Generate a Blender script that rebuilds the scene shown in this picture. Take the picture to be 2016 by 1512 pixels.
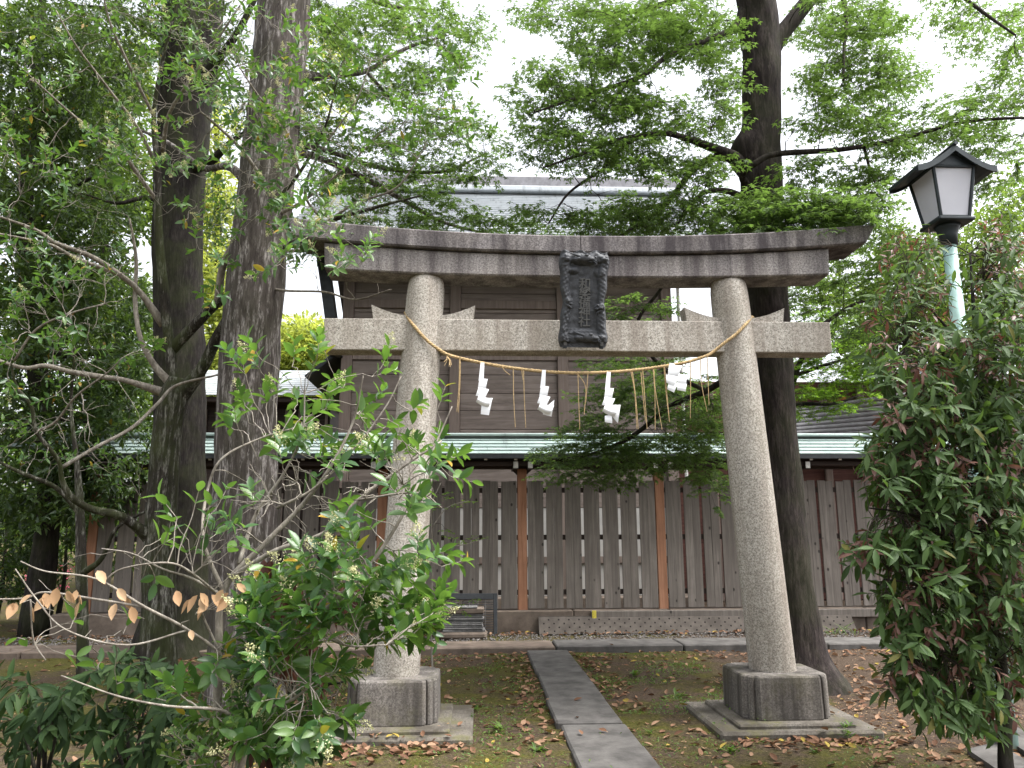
import bpy, bmesh, math, random
import numpy as np
from mathutils import Vector, Matrix, noise

for o in list(bpy.data.objects):
    bpy.data.objects.remove(o, do_unlink=True)
SC = bpy.context.scene
COL = SC.collection
random.seed(7)
RNG = np.random.default_rng(11)
R_ = math.radians

# ------------------------------------------------------------------ camera
F, CAMH = 1515.0, 1.5                     # focal length in photo pixels, eye height
PITCH, YAW, ROLL = R_(11.0), R_(2.6), R_(-.25)
cam = bpy.data.cameras.new('Camera')
cam.sensor_width = 36.0
cam.lens = 36.0 * F / 2016.0
cam.clip_end = 600
cam.clip_start = .05
camo = bpy.data.objects.new('Camera', cam)
CM = (Matrix.Rotation(-YAW, 4, 'Z') @ Matrix.Rotation(math.pi / 2 + PITCH, 4, 'X') @ Matrix.Rotation(ROLL, 4, 'Z'))
camo.matrix_world = Matrix.Translation((0, 0, CAMH)) @ CM
COL.objects.link(camo)
SC.camera = camo
CR = np.array(CM.to_3x3())

# ------------------------------------------------------------------ sky, sun, exposure
SUN_EL, SUN_ROT = R_(62), R_(105)
w = bpy.data.worlds.new('World')
SC.world = w
w.use_nodes = True
wn, wl = w.node_tree.nodes, w.node_tree.links
wn.clear()
sky = wn.new('ShaderNodeTexSky')
sky.sky_type = 'NISHITA'
sky.sun_disc = False
sky.sun_elevation = SUN_EL
sky.sun_rotation = SUN_ROT
sky.air_density = 1.0
sky.dust_density = 6.0
sky.ozone_density = 1.0
hs = wn.new('ShaderNodeHueSaturation')
hs.inputs['Saturation'].default_value = .22      # an even, bright overcast
hs.inputs['Value'].default_value = 1.0
bg = wn.new('ShaderNodeBackground')
bg.inputs['Strength'].default_value = .15
wo = wn.new('ShaderNodeOutputWorld')
wl.new(sky.outputs[0], hs.inputs['Color'])
wl.new(hs.outputs[0], bg.inputs['Color'])
wl.new(bg.outputs[0], wo.inputs['Surface'])
sl = bpy.data.lights.new('Sun', 'SUN')
sl.energy = 1.3
sl.angle = R_(25)
sl.color = (1, .985, .96)
so = bpy.data.objects.new('Sun', sl)
sd = Vector((math.sin(SUN_ROT) * math.cos(SUN_EL), math.cos(SUN_ROT) * math.cos(SUN_EL), math.sin(SUN_EL)))
so.rotation_euler = (-sd).to_track_quat('-Z', 'Y').to_euler()
so.location = (0, 0, 30)
COL.objects.link(so)
vs = SC.view_settings
vs.view_transform = 'Standard'
vs.look = 'None'
vs.gamma = 1
vs.use_curve_mapping = False
vs.exposure = 1.8
SC.render.engine = 'CYCLES'
cy = SC.cycles
cy.use_denoising = True
cy.max_bounces = 8
cy.diffuse_bounces = 4
cy.glossy_bounces = 3
cy.transmission_bounces = 4
cy.transparent_max_bounces = 4
cy.sample_clamp_indirect = 6


# ------------------------------------------------------------------ pixel -> place
def ray(px, py):
    return CR @ np.array([(px - 1008) / F, -(py - 756) / F, -1.0])


def G(px, py, z=0.0):
    d = ray(px, py)
    return Vector(np.array([0, 0, CAMH]) + d * (z - CAMH) / d[2])


def A(px, py, Y):
    d = ray(px, py)
    return Vector(np.array([0, 0, CAMH]) + d * Y / d[1])


def WR(wpx, px, py, Y):
    """metres covered by wpx photo pixels at that place"""
    d = ray(px, py)
    return wpx * (Y / d[1]) / F


# ------------------------------------------------------------------ mesh helpers
class MB:
    def __init__(s):
        s.v, s.f = [], []

    def add(s, vs, fs, M=None):
        o = len(s.v)
        if M is not None:
            vs = [M @ Vector(v) for v in vs]
        s.v.extend([tuple(v) for v in vs])
        s.f.extend([tuple(i + o for i in f) for f in fs])
        return s

    def box(s, x0, x1, y0, y1, z0, z1, b=.006, M=None):
        """box with chamfered edges"""
        b = min(b, .45 * min(x1 - x0, y1 - y0, z1 - z0))
        if b <= 0:
            vs = [(x, y, z) for z in (z0, z1) for y in (y0, y1) for x in (x0, x1)]
            return s.add(vs, [(0, 2, 3, 1), (4, 5, 7, 6), (0, 1, 5, 4), (2, 6, 7, 3), (0, 4, 6, 2), (1, 3, 7, 5)], M)
        X, Y, Z = (x0, x1), (y0, y1), (z0, z1)
        vs, idx = [], {}
        for i in (0, 1):
            for j in (0, 1):
                for k in (0, 1):
                    dx, dy, dz = (b if i == 0 else -b), (b if j == 0 else -b), (b if k == 0 else -b)
                    for a, p in enumerate(((X[i], Y[j] + dy, Z[k] + dz), (X[i] + dx, Y[j], Z[k] + dz), (X[i] + dx, Y[j] + dy, Z[k]))):
                        idx[i, j, k, a] = len(vs)
                        vs.append(p)
        fs = []
        q = idx
        for i in (0, 1):
            fs.append([q[i, 0, 0, 0], q[i, 0, 1, 0], q[i, 1, 1, 0], q[i, 1, 0, 0]][::(1 if i == 0 else -1)])
            fs.append([q[0, i, 0, 1], q[1, i, 0, 1], q[1, i, 1, 1], q[0, i, 1, 1]][::(1 if i == 0 else -1)])
            fs.append([q[0, 0, i, 2], q[0, 1, i, 2], q[1, 1, i, 2], q[1, 0, i, 2]][::(1 if i == 0 else -1)])
        for i in (0, 1):
            for j in (0, 1):
                fs.append([q[i, j, 0, 0], q[i, j, 1, 0], q[i, j, 1, 1], q[i, j, 0, 1]][::(1 if i == j else -1)])
                fs.append([q[i, 0, j, 2], q[i, 1, j, 2], q[i, 1, j, 0], q[i, 0, j, 0]][::(1 if i == j else -1)])
                fs.append([q[0, i, j, 1], q[1, i, j, 1], q[1, i, j, 2], q[0, i, j, 2]][::(1 if i == j else -1)])
        for i in (0, 1):
            for j in (0, 1):
                for k in (0, 1):
                    fs.append([q[i, j, k, 0], q[i, j, k, 1], q[i, j, k, 2]][::(1 if (i + j + k) % 2 == 0 else -1)])
        return s.add(vs, fs, M)

    def prism(s, poly, h0, h1, M=None):
        """poly (x,y) extruded along z"""
        n = len(poly)
        vs = [(x, y, h0) for x, y in poly] + [(x, y, h1) for x, y in poly]
        fs = [tuple(range(n))[::-1], tuple(range(n, 2 * n))]
        fs += [(i, (i + 1) % n, n + (i + 1) % n, n + i) for i in range(n)]
        return s.add(vs, fs, M)

    def loft(s, rings, cap=True):
        n = len(rings[0])
        o = len(s.v)
        for r in rings:
            s.v.extend([tuple(p) for p in r])
        for k in range(len(rings) - 1):
            a, b = o + k * n, o + (k + 1) * n
            for i in range(n):
                j = (i + 1) % n
                s.f.append((a + i, a + j, b + j, b + i))
        if cap:
            s.f.append(tuple(range(o, o + n))[::-1])
            e = o + (len(rings) - 1) * n
            s.f.append(tuple(range(e, e + n)))
        return s

    def tube(s, pts, rad, k=6, cap=True):
        pts = [Vector(p) for p in pts]
        if not hasattr(rad, '__len__'):
            rad = [rad] * len(pts)
        rings = []
        up = None
        for i, p in enumerate(pts):
            t = (pts[min(i + 1, len(pts) - 1)] - pts[max(i - 1, 0)])
            if t.length < 1e-9:
                t = Vector((0, 0, 1))
            t.normalize()
            if up is None:
                up = t.orthogonal().normalized()
            up = (up - t * up.dot(t))
            if up.length < 1e-6:
                up = t.orthogonal()
            up.normalize()
            sd_ = t.cross(up)
            rings.append([p + (up * math.cos(2 * math.pi * q / k) + sd_ * math.sin(2 * math.pi * q / k)) * rad[i] for q in range(k)])
        return s.loft(rings, cap)

    def grid(s, nu, nv, fn):
        o = len(s.v)
        for j in range(nv + 1):
            for i in range(nu + 1):
                s.v.append(tuple(fn(i / nu, j / nv)))
        for j in range(nv):
            for i in range(nu):
                a = o + j * (nu + 1) + i
                s.f.append((a, a + 1, a + nu + 2, a + nu + 1))
        return s

    def mesh(s, name, smooth=False):
        me = bpy.data.meshes.new(name)
        me.from_pydata(s.v, [], s.f)
        if smooth:
            me.polygons.foreach_set('use_smooth', [True] * len(me.polygons))
        me.update()
        return me


def obj(name, me, mat=None, parent=None, label=None, cat=None, group=None, kind=None):
    if isinstance(me, MB):
        me = me.mesh(name)
    if mat is not None and me is not None and len(me.materials) == 0:
        me.materials.append(mat)
    o = bpy.data.objects.new(name, me)
    COL.objects.link(o)
    if parent is not None:
        o.parent = parent
        o.matrix_parent_inverse = Matrix.Translation(-absloc(parent))
    tag(o, label, cat, group, kind)
    return o


def absloc(o):
    """world position of an unrotated, unscaled parent chain built in world coordinates"""
    return o.get('_abs') and Vector(o['_abs']) or Vector((0, 0, 0))


def tag(o, label=None, cat=None, group=None, kind=None):
    for k, v in (('label', label), ('category', cat), ('group', group), ('kind', kind)):
        if v is not None:
            o[k] = v
    return o


def thing(name, label, cat, loc=(0, 0, 0), group=None, kind=None):
    o = bpy.data.objects.new(name, None)
    o.empty_display_size = .2
    o.location = loc
    o['_abs'] = list(loc)
    COL.objects.link(o)
    return tag(o, label, cat, group, kind)


def npmesh(name, V, Fc, smooth=False, tint=None):
    """V (n,3), Fc (m,k) all faces with k corners"""
    me = bpy.data.meshes.new(name)
    V = np.ascontiguousarray(V, dtype=np.float32)
    Fc = np.ascontiguousarray(Fc, dtype=np.int32)
    m, k = Fc.shape
    me.vertices.add(len(V))
    me.vertices.foreach_set('co', V.ravel())
    me.loops.add(m * k)
    me.loops.foreach_set('vertex_index', Fc.ravel())
    me.polygons.add(m)
    me.polygons.foreach_set('loop_start', np.arange(m, dtype=np.int32) * k)
    me.polygons.foreach_set('loop_total', np.full(m, k, dtype=np.int32))
    if smooth:
        me.polygons.foreach_set('use_smooth', np.ones(m, dtype=bool))
    if tint is not None:
        a = me.attributes.new('tint', 'FLOAT', 'POINT')
        a.data.foreach_set('value', np.ascontiguousarray(tint, dtype=np.float32))
    me.update(calc_edges=True)
    return me


def catmull(pts, per=6):
    """smooth curve through points; each point may carry extra numbers"""
    P = np.array([list(p) for p in pts], float)
    if len(P) < 3:
        t = np.linspace(0, 1, per + 1)[:, None]
        return P[0] * (1 - t) + P[-1] * t
    P = np.vstack([2 * P[0] - P[1], P, 2 * P[-1] - P[-2]])
    out = []
    for i in range(1, len(P) - 2):
        for t in np.linspace(0, 1, per, endpoint=False):
            a, b, c, d = P[i - 1], P[i], P[i + 1], P[i + 2]
            out.append(.5 * (2 * b + (c - a) * t + (2 * a - 5 * b + 4 * c - d) * t * t + (3 * b - a - 3 * c + d) * t ** 3))
    out.append(P[-2])
    return np.array(out)


# ------------------------------------------------------------------ materials
class NT:
    def __init__(s, name):
        s.m = bpy.data.materials.new(name)
        s.m.use_nodes = True
        s.t = s.m.node_tree
        s.t.nodes.clear()
        s.out = s.n('ShaderNodeOutputMaterial')
        s.b = s.n('ShaderNodeBsdfPrincipled')
        s.link(s.b.outputs[0], s.out.inputs['Surface'])

    def n(s, ty, **kw):
        nd = s.t.nodes.new(ty)
        for k, v in kw.items():
            setattr(nd, k, v)
        return nd

    def link(s, a, b):
        s.t.links.new(a, b)

    def put(s, sock, v):
        if hasattr(v, 'is_output') or isinstance(v, bpy.types.NodeSocket):
            s.link(v, sock)
        else:
            if sock.type == 'RGBA' and len(v) == 3:
                v = (*v, 1)
            sock.default_value = v

    def coord(s, kind='Object', scale=(1, 1, 1), rand=False):
        if kind == 'World':
            c = s.n('ShaderNodeNewGeometry').outputs['Position']
        else:
            c = s.n('ShaderNodeTexCoord').outputs[kind]
        if rand:
            oi = s.n('ShaderNodeObjectInfo')
            mu = s.n('ShaderNodeVectorMath', operation='MULTIPLY_ADD')
            s.link(oi.outputs['Random'], mu.inputs[0])
            mu.inputs[1].default_value = (37, 53, 71)
            s.link(c, mu.inputs[2])
            c = mu.outputs[0]
        if tuple(scale) != (1, 1, 1):
            mp = s.n('ShaderNodeVectorMath', operation='MULTIPLY')
            s.link(c, mp.inputs[0])
            mp.inputs[1].default_value = scale
            c = mp.outputs[0]
        return c

    def noise(s, vec, scale, detail=3, rough=.55, dist=0):
        nd = s.n('ShaderNodeTexNoise')
        s.link(vec, nd.inputs['Vector'])
        nd.inputs['Scale'].default_value = scale
        nd.inputs['Detail'].default_value = detail
        nd.inputs['Roughness'].default_value = rough
        nd.inputs['Distortion'].default_value = dist
        return nd.outputs[0]

    def voro(s, vec, scale, feature='F1', out='Distance'):
        nd = s.n('ShaderNodeTexVoronoi', feature=feature)
        s.link(vec, nd.inputs['Vector'])
        nd.inputs['Scale'].default_value = scale
        return nd.outputs[out]

    def ramp(s, fac, stops):
        nd = s.n('ShaderNodeValToRGB')
        cr = nd.color_ramp
        while len(cr.elements) < len(stops):
            cr.elements.new(.5)
        for e, (p, c) in zip(cr.elements, stops):
            e.position = p
            e.color = (*c, 1) if not isinstance(c, (int, float)) else (c, c, c, 1)
        s.link(fac, nd.inputs[0])
        return nd.outputs[0]

    def mix(s, fac, a, b, mode='MIX'):
        nd = s.n('ShaderNodeMix', data_type='RGBA', blend_type=mode)
        s.put(nd.inputs[0], fac)
        s.put(nd.inputs[6], a)
        s.put(nd.inputs[7], b)
        return nd.outputs[2]

    def math(s, op, a, b=None, clamp=False):
        nd = s.n('ShaderNodeMath', operation=op, use_clamp=clamp)
        s.put(nd.inputs[0], a)
        if b is not None:
            s.put(nd.inputs[1], b)
        return nd.outputs[0]

    def bump(s, h, strength=.3, dist=.01):
        nd = s.n('ShaderNodeBump')
        nd.inputs['Strength'].default_value = strength
        nd.inputs['Distance'].default_value = dist
        s.link(h, nd.inputs['Height'])
        s.link(nd.outputs[0], s.b.inputs['Normal'])

    def base(s, c, rough=.8, spec=.3, metal=0.0):
        s.put(s.b.inputs['Base Color'], c)
        s.put(s.b.inputs['Roughness'], rough)
        s.put(s.b.inputs['Specular IOR Level'], spec)
        s.put(s.b.inputs['Metallic'], metal)
        return s.m


def m_granite(name, lo, hi, stain, amount=.5, streak=True, moss=0.0, zs=.35):
    t = NT(name)
    c = t.coord('World')
    sp = t.noise(c, 62, 2, .75)
    sp2 = t.noise(c, 120, 1, .5)
    col = t.ramp(sp, [(.36, lo), (.5, [(a + b) / 2 for a, b in zip(lo, hi)]), (.64, hi)])
    col = t.mix(t.ramp(sp2, [(.33, .75), (.42, 0)]), col, (.06, .055, .05))
    big = t.noise(c, 2.2, 4, .6)
    col = t.mix(t.ramp(big, [(.35, 0), (.75, .35)]), col, (.22, .19, .15))
    cs = t.coord('World', (7, 7, zs)) if streak else t.coord('World', (3, 3, 3))
    st = t.noise(cs, 1.0, 5, .62)
    f = t.ramp(st, [(.5 - .16 * amount, 0), (.62, .9 * min(1, amount + .2))])
    col = t.mix(f, col, stain)
    if moss:
        mo = t.noise(t.coord('World', (1, 1, 1)), 3.5, 5, .7)
        col = t.mix(t.ramp(mo, [(.52, 0), (.68, moss)]), col, (.11, .105, .045))
    t.bump(sp, .35, .004)
    return t.base(col, .92, .15)


M = {}
M['granite'] = m_granite('granite', (.27, .247, .213), (.60, .56, .50), (.20, .165, .135), .42, True, .12)
M['granite_lintel'] = m_granite('granite lintel', (.20, .185, .18), (.42, .39, .375), (.055, .045, .048), .62, True, 0)
M['granite_cap'] = m_granite('granite cap', (.12, .11, .112), (.29, .268, .264), (.04, .034, .037), .95, True, 0, .8)
M['granite_base'] = m_granite('granite base', (.10, .092, .085), (.245, .225, .208), (.045, .04, .036), .75, True, .25)
M['slab'] = m_granite('foundation slab', (.085, .077, .066), (.19, .172, .15), (.05, .043, .034), .7, False, .75)


def m_wood(name, dark, mid, light, axis='Z', rough=.75, knots=True, grain=1.0, spec=.2):
    t = NT(name)
    s = [22 * grain, 22 * grain, 22 * grain]
    s['XYZ'.index(axis)] = 1.1
    c = t.coord('Object', s, True)
    g = t.noise(c, 1.0, 6, .65, .6)
    col = t.ramp(g, [(.3, dark), (.5, mid), (.72, light)])
    oi = t.n('ShaderNodeObjectInfo')
    col = t.mix(t.math('MULTIPLY', oi.outputs['Random'], .45), col, dark)
    w2 = t.noise(t.coord('Object', (1, 1, 1), True), 2.3, 4, .6)
    col = t.mix(t.ramp(w2, [(.42, 0), (.72, .55)]), col, [x * .62 for x in mid])
    if knots:
        ks = [5.5, 5.5, 5.5]
        ks['XYZ'.index(axis)] = 3.6
        k = t.voro(t.coord('Object', ks, True), 1.0)
        col = t.mix(t.ramp(k, [(.06, .9), (.12, 0)]), col, [x * .25 for x in dark])
    t.bump(g, .25, .004)
    return t.base(col, rough, spec)


M['plank'] = m_wood('weathered plank', (.088, .077, .068), (.158, .138, .122), (.232, .207, .186))
M['post'] = m_wood('cedar post', (.20, .096, .055), (.30, .148, .088), (.38, .205, .13), knots=False)
M['beam'] = m_wood('dark beam', (.02, .015, .013), (.04, .028, .024), (.065, .047, .04), 'X', knots=False)
M['hall_board'] = m_wood('hall board', (.12, .097, .085), (.205, .168, .148), (.29, .243, .218), 'X', grain=.6, knots=False)
M['hall_post'] = m_wood('hall post', (.13, .10, .086), (.205, .163, .141), (.28, .228, .20), 'Z', knots=False)
M['vermilion'] = m_wood('vermilion board', (.26, .07, .03), (.40, .12, .05), (.5, .18, .085), 'Z', knots=False)
M['maroon'] = m_wood('maroon board', (.055, .025, .021), (.095, .042, .034), (.14, .066, .054), 'X', knots=False)


def m_plain(name, c, rough=.6, spec=.3, metal=0, var=.25, scale=6, bump=0, kind='World', bs=60):
    t = NT(name)
    v = t.coord(kind)
    n = t.noise(v, scale, 5, .62)
    col = t.mix(t.ramp(n, [(.35, 0), (.7, 1)]), [x * (1 - var) for x in c], [min(1, x * (1 + var * .6)) for x in c])
    if bump:
        t.bump(t.noise(v, bs, 3), bump, .006)
    return t.base(col, rough, spec, metal)


def m_copper(name, a, b, rough):
    t = NT(name)
    n = t.noise(t.coord('World'), 3.0, 5, .65)
    oi = t.n('ShaderNodeObjectInfo')
    f = t.math('ADD', t.math('MULTIPLY', t.ramp(n, [(.35, 0), (.7, 1)]), .6), t.math('MULTIPLY', oi.outputs['Random'], .4))
    col = t.mix(f, a, b)
    st = t.noise(t.coord('World', (9, 2, 2)), 1, 5, .6)
    col = t.mix(t.ramp(st, [(.55, 0), (.75, .6)]), col, (.07, .075, .07))
    return t.base(col, rough, .6, .25)


M['copper'] = m_copper('copper patina', (.20, .265, .25), (.32, .385, .365), .46)
M['hall_roof'] = m_copper('grey copper roof', (.38, .405, .425), (.52, .545, .565), .4)
M['white_end'] = m_plain('white painted end', (.62, .61, .58), .7, .2, 0, .3, 25)
M['plaster'] = m_plain('pale panel', (.44, .425, .405), .8, .2, 0, .12, 3)
M['dark_iron'] = m_plain('dark iron', (.035, .038, .042), .55, .4, .3, .3, 12, .1)
M['tablet'] = m_plain('tablet stone', (.058, .061, .068), .62, .4, 0, .45, 18, .5, 'World', 160)
M['tablet_cut'] = m_plain('tablet engraving', (.11, .11, .107), .6, .3, 0, .3, 30)
M['straw'] = m_plain('straw', (.50, .36, .19), .85, .2, 0, .35, 40, .3)
M['paper'] = m_plain('white paper', (.86, .87, .89), .8, .2, 0, .03, 8)
M['path'] = m_plain('path stone', (.106, .10, .094), .92, .12, 0, .4, 5, .5, 'World', 45)
M['kerb'] = m_plain('kerb stone', (.16, .125, .10), .85, .2, 0, .4, 5, .5, 'World', 45)
M['footing'] = m_plain('footing stone', (.15, .12, .098), .9, .15, 0, .45, 3, .4, 'World', 40)
M['steel_plank'] = m_plain('dull steel plank', (.092, .08, .07), .95, .08, 0, .3, 5, .15)
M['hole_shade'] = m_plain('hole_shade', (.012, .011, .01), .9, .1)  # near-black colour standing for the shade inside the perforations
M['slate'] = m_plain('slate tile', (.145, .142, .14), .85, .2, 0, .4, 9, .4)
M['lamp_metal'] = m_plain('lamp metal', (.022, .03, .034), .5, .4, .2, .3, 10, .08)
M['lamp_pole'] = m_plain('lamp pole paint', (.33, .50, .46), .55, .4, 0, .22, 9)
M['tile'] = m_plain('grey roof tile', (.22, .215, .23), .45, .5, 0, .3, 6)
M['yellow'] = m_plain('yellow tag', (.5, .42, .06), .6, .3, 0, .35, 60)
M['gravel'] = m_plain('gravel', (.17, .155, .145), .9, .2, 0, .7, 55)


def m_lamp_glass():
    t = NT('milky lamp glass')
    n = t.noise(t.coord('World'), 8, 4)
    col = t.mix(t.ramp(n, [(.3, 0), (.7, 1)]), (.84, .85, .89), (.9, .91, .94))
    t.base(col, .45, .4)
    tr = t.n('ShaderNodeBsdfTranslucent')
    tr.inputs[0].default_value = (.8, .8, .85, 1)
    mx = t.n('ShaderNodeMixShader')
    mx.inputs[0].default_value = .55
    t.link(t.b.outputs[0], mx.inputs[1])
    t.link(tr.outputs[0], mx.inputs[2])
    t.link(mx.outputs[0], t.out.inputs['Surface'])
    return t.m


M['lamp_glass'] = m_lamp_glass()


def m_bark(name, dark, mid, light, lichen=None, lamt=.5, moss=0.0, zs=1.0):
    t = NT(name)
    c = t.coord('World', (26, 26, 5 * zs))
    g = t.noise(c, 1.0, 6, .68, .4)
    col = t.ramp(g, [(.3, dark), (.52, mid), (.72, light)])
    if lichen:
        l = t.noise(t.coord('World', (17, 17, 2.6)), 1, 6, .72)
        fine = t.noise(t.coord('World', (70, 70, 16)), 1, 3, .6)
        f = t.math('MULTIPLY', t.ramp(l, [(.5, 0), (.62, lamt)]), t.ramp(fine, [(.4, .15), (.55, 1)]))
        col = t.mix(f, col, lichen)
    if moss:
        mo = t.noise(t.coord('World'), 2.4, 5, .65)
        col = t.mix(t.ramp(mo, [(.42, 0), (.62, moss)]), col, (.045, .055, .02))
    t.bump(g, .6, .02)
    return t.base(col, .92, .12)


M['bark_brown'] = m_bark('brown bark', (.012, .0095, .0095), (.029, .023, .022), (.058, .047, .044), (.16, .135, .115), .3, .25)
M['bark_dark'] = m_bark('dark bark', (.008, .0068, .0064), (.019, .016, .0145), (.04, .034, .030), (.10, .092, .085), .25, .35)
M['bark_pale'] = m_bark('pale lichen bark', (.034, .028, .026), (.072, .061, .055), (.122, .106, .098), (.38, .35, .335), .95, .2)
M['bark_moss'] = m_bark('mossy bark', (.013, .0115, .01), (.031, .027, .022), (.064, .056, .047), (.36, .35, .31), .65, .7)
M['twig'] = m_bark('grey twig', (.11, .095, .08), (.22, .195, .165), (.35, .315, .27), (.48, .45, .4), .45, .1, 2.0)
M['twig_dark'] = m_bark('dark twig', (.02, .017, .014), (.045, .037, .03), (.085, .07, .056), None, 0, .2)


def m_leaf(name, cols, trans=.45, rough=.45, spec=.4, odd=None, tcol=None):
    """cols: dark, mid, light; odd (colour, share) for the stray leaf of another colour"""
    t = NT(name)
    at = t.n('ShaderNodeAttribute', attribute_name='tint')
    oi = t.n('ShaderNodeObjectInfo')
    v = t.math('FRACT', t.math('ADD', at.outputs['Fac'], oi.outputs['Random']))
    stops = [(0, cols[0]), (.5, cols[1]), (.93, cols[2])]
    col = t.ramp(v, stops)
    if odd:
        v2 = t.math('FRACT', t.math('MULTIPLY', v, 17.31))
        col = t.mix(t.math('GREATER_THAN', v2, 1 - odd[1]), col, odd[0])
    n = t.noise(t.coord('World'), 30, 2)
    col = t.mix(t.math('MULTIPLY', n, .35), col, [x * .6 for x in cols[0]])
    t.base(col, rough, spec)
    tr = t.n('ShaderNodeBsdfTranslucent')
    tc = t.mix(.6, col, tcol or [min(1, x * 1.6) for x in (cols[2][0] * 1.1, cols[2][1] * 1.15, cols[2][2] * .5)])
    t.link(tc, tr.inputs[0])
    mx = t.n('ShaderNodeMixShader')
    mx.inputs[0].default_value = trans
    t.link(t.b.outputs[0], mx.inputs[1])
    t.link(tr.outputs[0], mx.inputs[2])
    t.link(mx.outputs[0], t.out.inputs['Surface'])
    return t.m


M['lf_maple'] = m_leaf('maple leaf', ((.039, .075, .023), (.065, .115, .035), (.104, .166, .055)), .55, .5, .3)
M['lf_bright'] = m_leaf('bright maple leaf', ((.05, .11, .012), (.09, .18, .02), (.16, .27, .035)), .55, .5, .3)
M['lf_ever'] = m_leaf('evergreen leaf', ((.019, .040, .013), (.036, .072, .021), (.074, .118, .034)), .4, .4, .45, ((.35, .2, .02), .006))
M['lf_privet'] = m_leaf('privet leaf', ((.028, .075, .026), (.055, .13, .036), (.12, .215, .05)), .4, .33, .5, ((.45, .27, .03), .02))
M['lf_aucuba'] = m_leaf('dark shrub leaf', ((.012, .027, .009), (.022, .045, .014), (.042, .075, .022)), .2, .6, .14)
M['lf_bush'] = m_leaf('bush leaf', ((.032, .062, .018), (.056, .104, .03), (.092, .15, .048)), .3, .55, .2, ((.14, .13, .03), .03))
M['lf_red'] = m_leaf('red young leaf', ((.09, .043, .032), (.15, .075, .056), (.24, .13, .1)), .3, .45, .35, None, (.3, .1, .05))
M['lf_droop'] = m_leaf('wilted brown leaf', ((.05, .022, .017), (.085, .038, .028), (.13, .062, .045)), .2, .7, .2, None, (.2, .08, .04))
M['lf_far'] = m_leaf('far yellow-green leaf', ((.14, .18, .045), (.24, .28, .075), (.36, .39, .12)), .5, .6, .2)
M['lf_fargreen'] = m_leaf('far green leaf', ((.04, .075, .02), (.075, .125, .03), (.13, .185, .05)), .5, .6, .2)
M['lf_dry'] = m_leaf('dry leaf', ((.12, .062, .038), (.21, .115, .07), (.33, .21, .135)), .12, .8, .15, ((.36, .27, .06), .05), (.3, .17, .08))
M['lf_tan'] = m_leaf('tan dead leaf', ((.36, .22, .12), (.45, .29, .165), (.55, .38, .235)), .35, .7, .2, None, (.5, .3, .14))
M['lf_weed'] = m_leaf('weed leaf', ((.04, .085, .018), (.07, .13, .028), (.12, .19, .04)), .35, .5, .3)
M['flower_cream'] = m_leaf('cream flower', ((.45, .44, .22), (.55, .54, .3), (.7, .68, .42)), .3, .7, .2, None, (.6, .6, .3))
M['flower_pink'] = m_leaf('pink flower', ((.5, .04, .14), (.65, .08, .2), (.75, .15, .3)), .35, .6, .2, None, (.8, .1, .2))


def m_ground():
    t = NT('mossy soil')
    c = t.coord('World')
    big = t.noise(c, .85, 6, .68)
    mid = t.noise(c, 3.2, 6, .7)
    fine = t.noise(c, 38, 4, .7)
    soil = t.ramp(fine, [(.3, (.032, .023, .017)), (.5, (.066, .047, .034)), (.7, (.115, .085, .062))])
    moss = t.ramp(fine, [(.3, (.035, .036, .009)), (.55, (.075, .072, .017)), (.75, (.125, .11, .03))])
    sep = t.n('ShaderNodeSeparateXYZ')
    t.link(c, sep.inputs[0])
    right = t.math('MULTIPLY', t.math('SUBTRACT', sep.outputs['X'], 2.6), .11, False)
    f = t.math('SUBTRACT', t.math('ADD', t.math('MULTIPLY', big, .55), t.math('MULTIPLY', mid, .45)), t.math('MAXIMUM', right, 0.0))
    col = t.mix(t.ramp(f, [(.44, 0), (.56, .95)]), soil, moss)
    peb = t.voro(c, 34)
    col = t.mix(t.ramp(peb, [(.1, .5), (.22, 0)]), col, (.15, .125, .105))
    t.bump(t.math('ADD', fine, t.math('MULTIPLY', mid, .8)), .8, .03)
    return t.base(col, .97, .08)


M['ground'] = m_ground()

# ================================================================== GROUND
def hump(x, y):
    v = .016 * noise.noise(Vector((x * 1.3, y * 1.3, 0))) + .008 * noise.noise(Vector((x * 4.5, y * 4.5, 3)))
    return v - .008


def axis_steps(lo, hi, c, fine, coarse):
    a = list(np.arange(c[0], c[1], fine))
    s, x = fine, c[0]
    left = []
    while x > lo:
        s = min(s * 1.25, coarse)
        x -= s
        left.append(x)
    s, x = fine, c[1]
    right = [x]
    while x < hi:
        s = min(s * 1.25, coarse)
        x += s
        right.append(x)
    return left[::-1] + a + right


gx = axis_steps(-150, 150, (-6, 7), .11, 15)
gy = axis_steps(-30, 300, (3.5, 11), .11, 15)
gm = MB()
gm.v = [(x, y, hump(x, y)) for y in gy for x in gx]
nx = len(gx)
gm.f = [(j * nx + i, j * nx + i + 1, (j + 1) * nx + i + 1, (j + 1) * nx + i) for j in range(len(gy) - 1) for i in range(nx - 1)]
obj('ground', gm.mesh('ground', True), M['ground'], kind='structure')

# stone path of slabs, .64..1.17 m right of the camera, running to the kerb
path = thing('path', None, None, (.9, 5, 0), kind='structure')
ys = [3.2, 4.35, 5.72, 6.42, 7.36, 8.75, 10.27]
for i in range(len(ys) - 1):
    b = MB()
    dx = (-.014, .012, .016, -.016, .008, -.006)[i]
    x0, x1 = .645 + dx, 1.168 + dx * .6
    b.box(x0, x1, ys[i] + .012, ys[i + 1] - .012, -.06, .034 + (.0, .010, -.004, .010, -.002, .006)[i], .014)
    b.v = [(x + .006 * noise.noise(Vector((x * 5, y * 5, 1))), y, z) for x, y, z in b.v]
    obj('paving_slab', b, M['path'], path)
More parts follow.
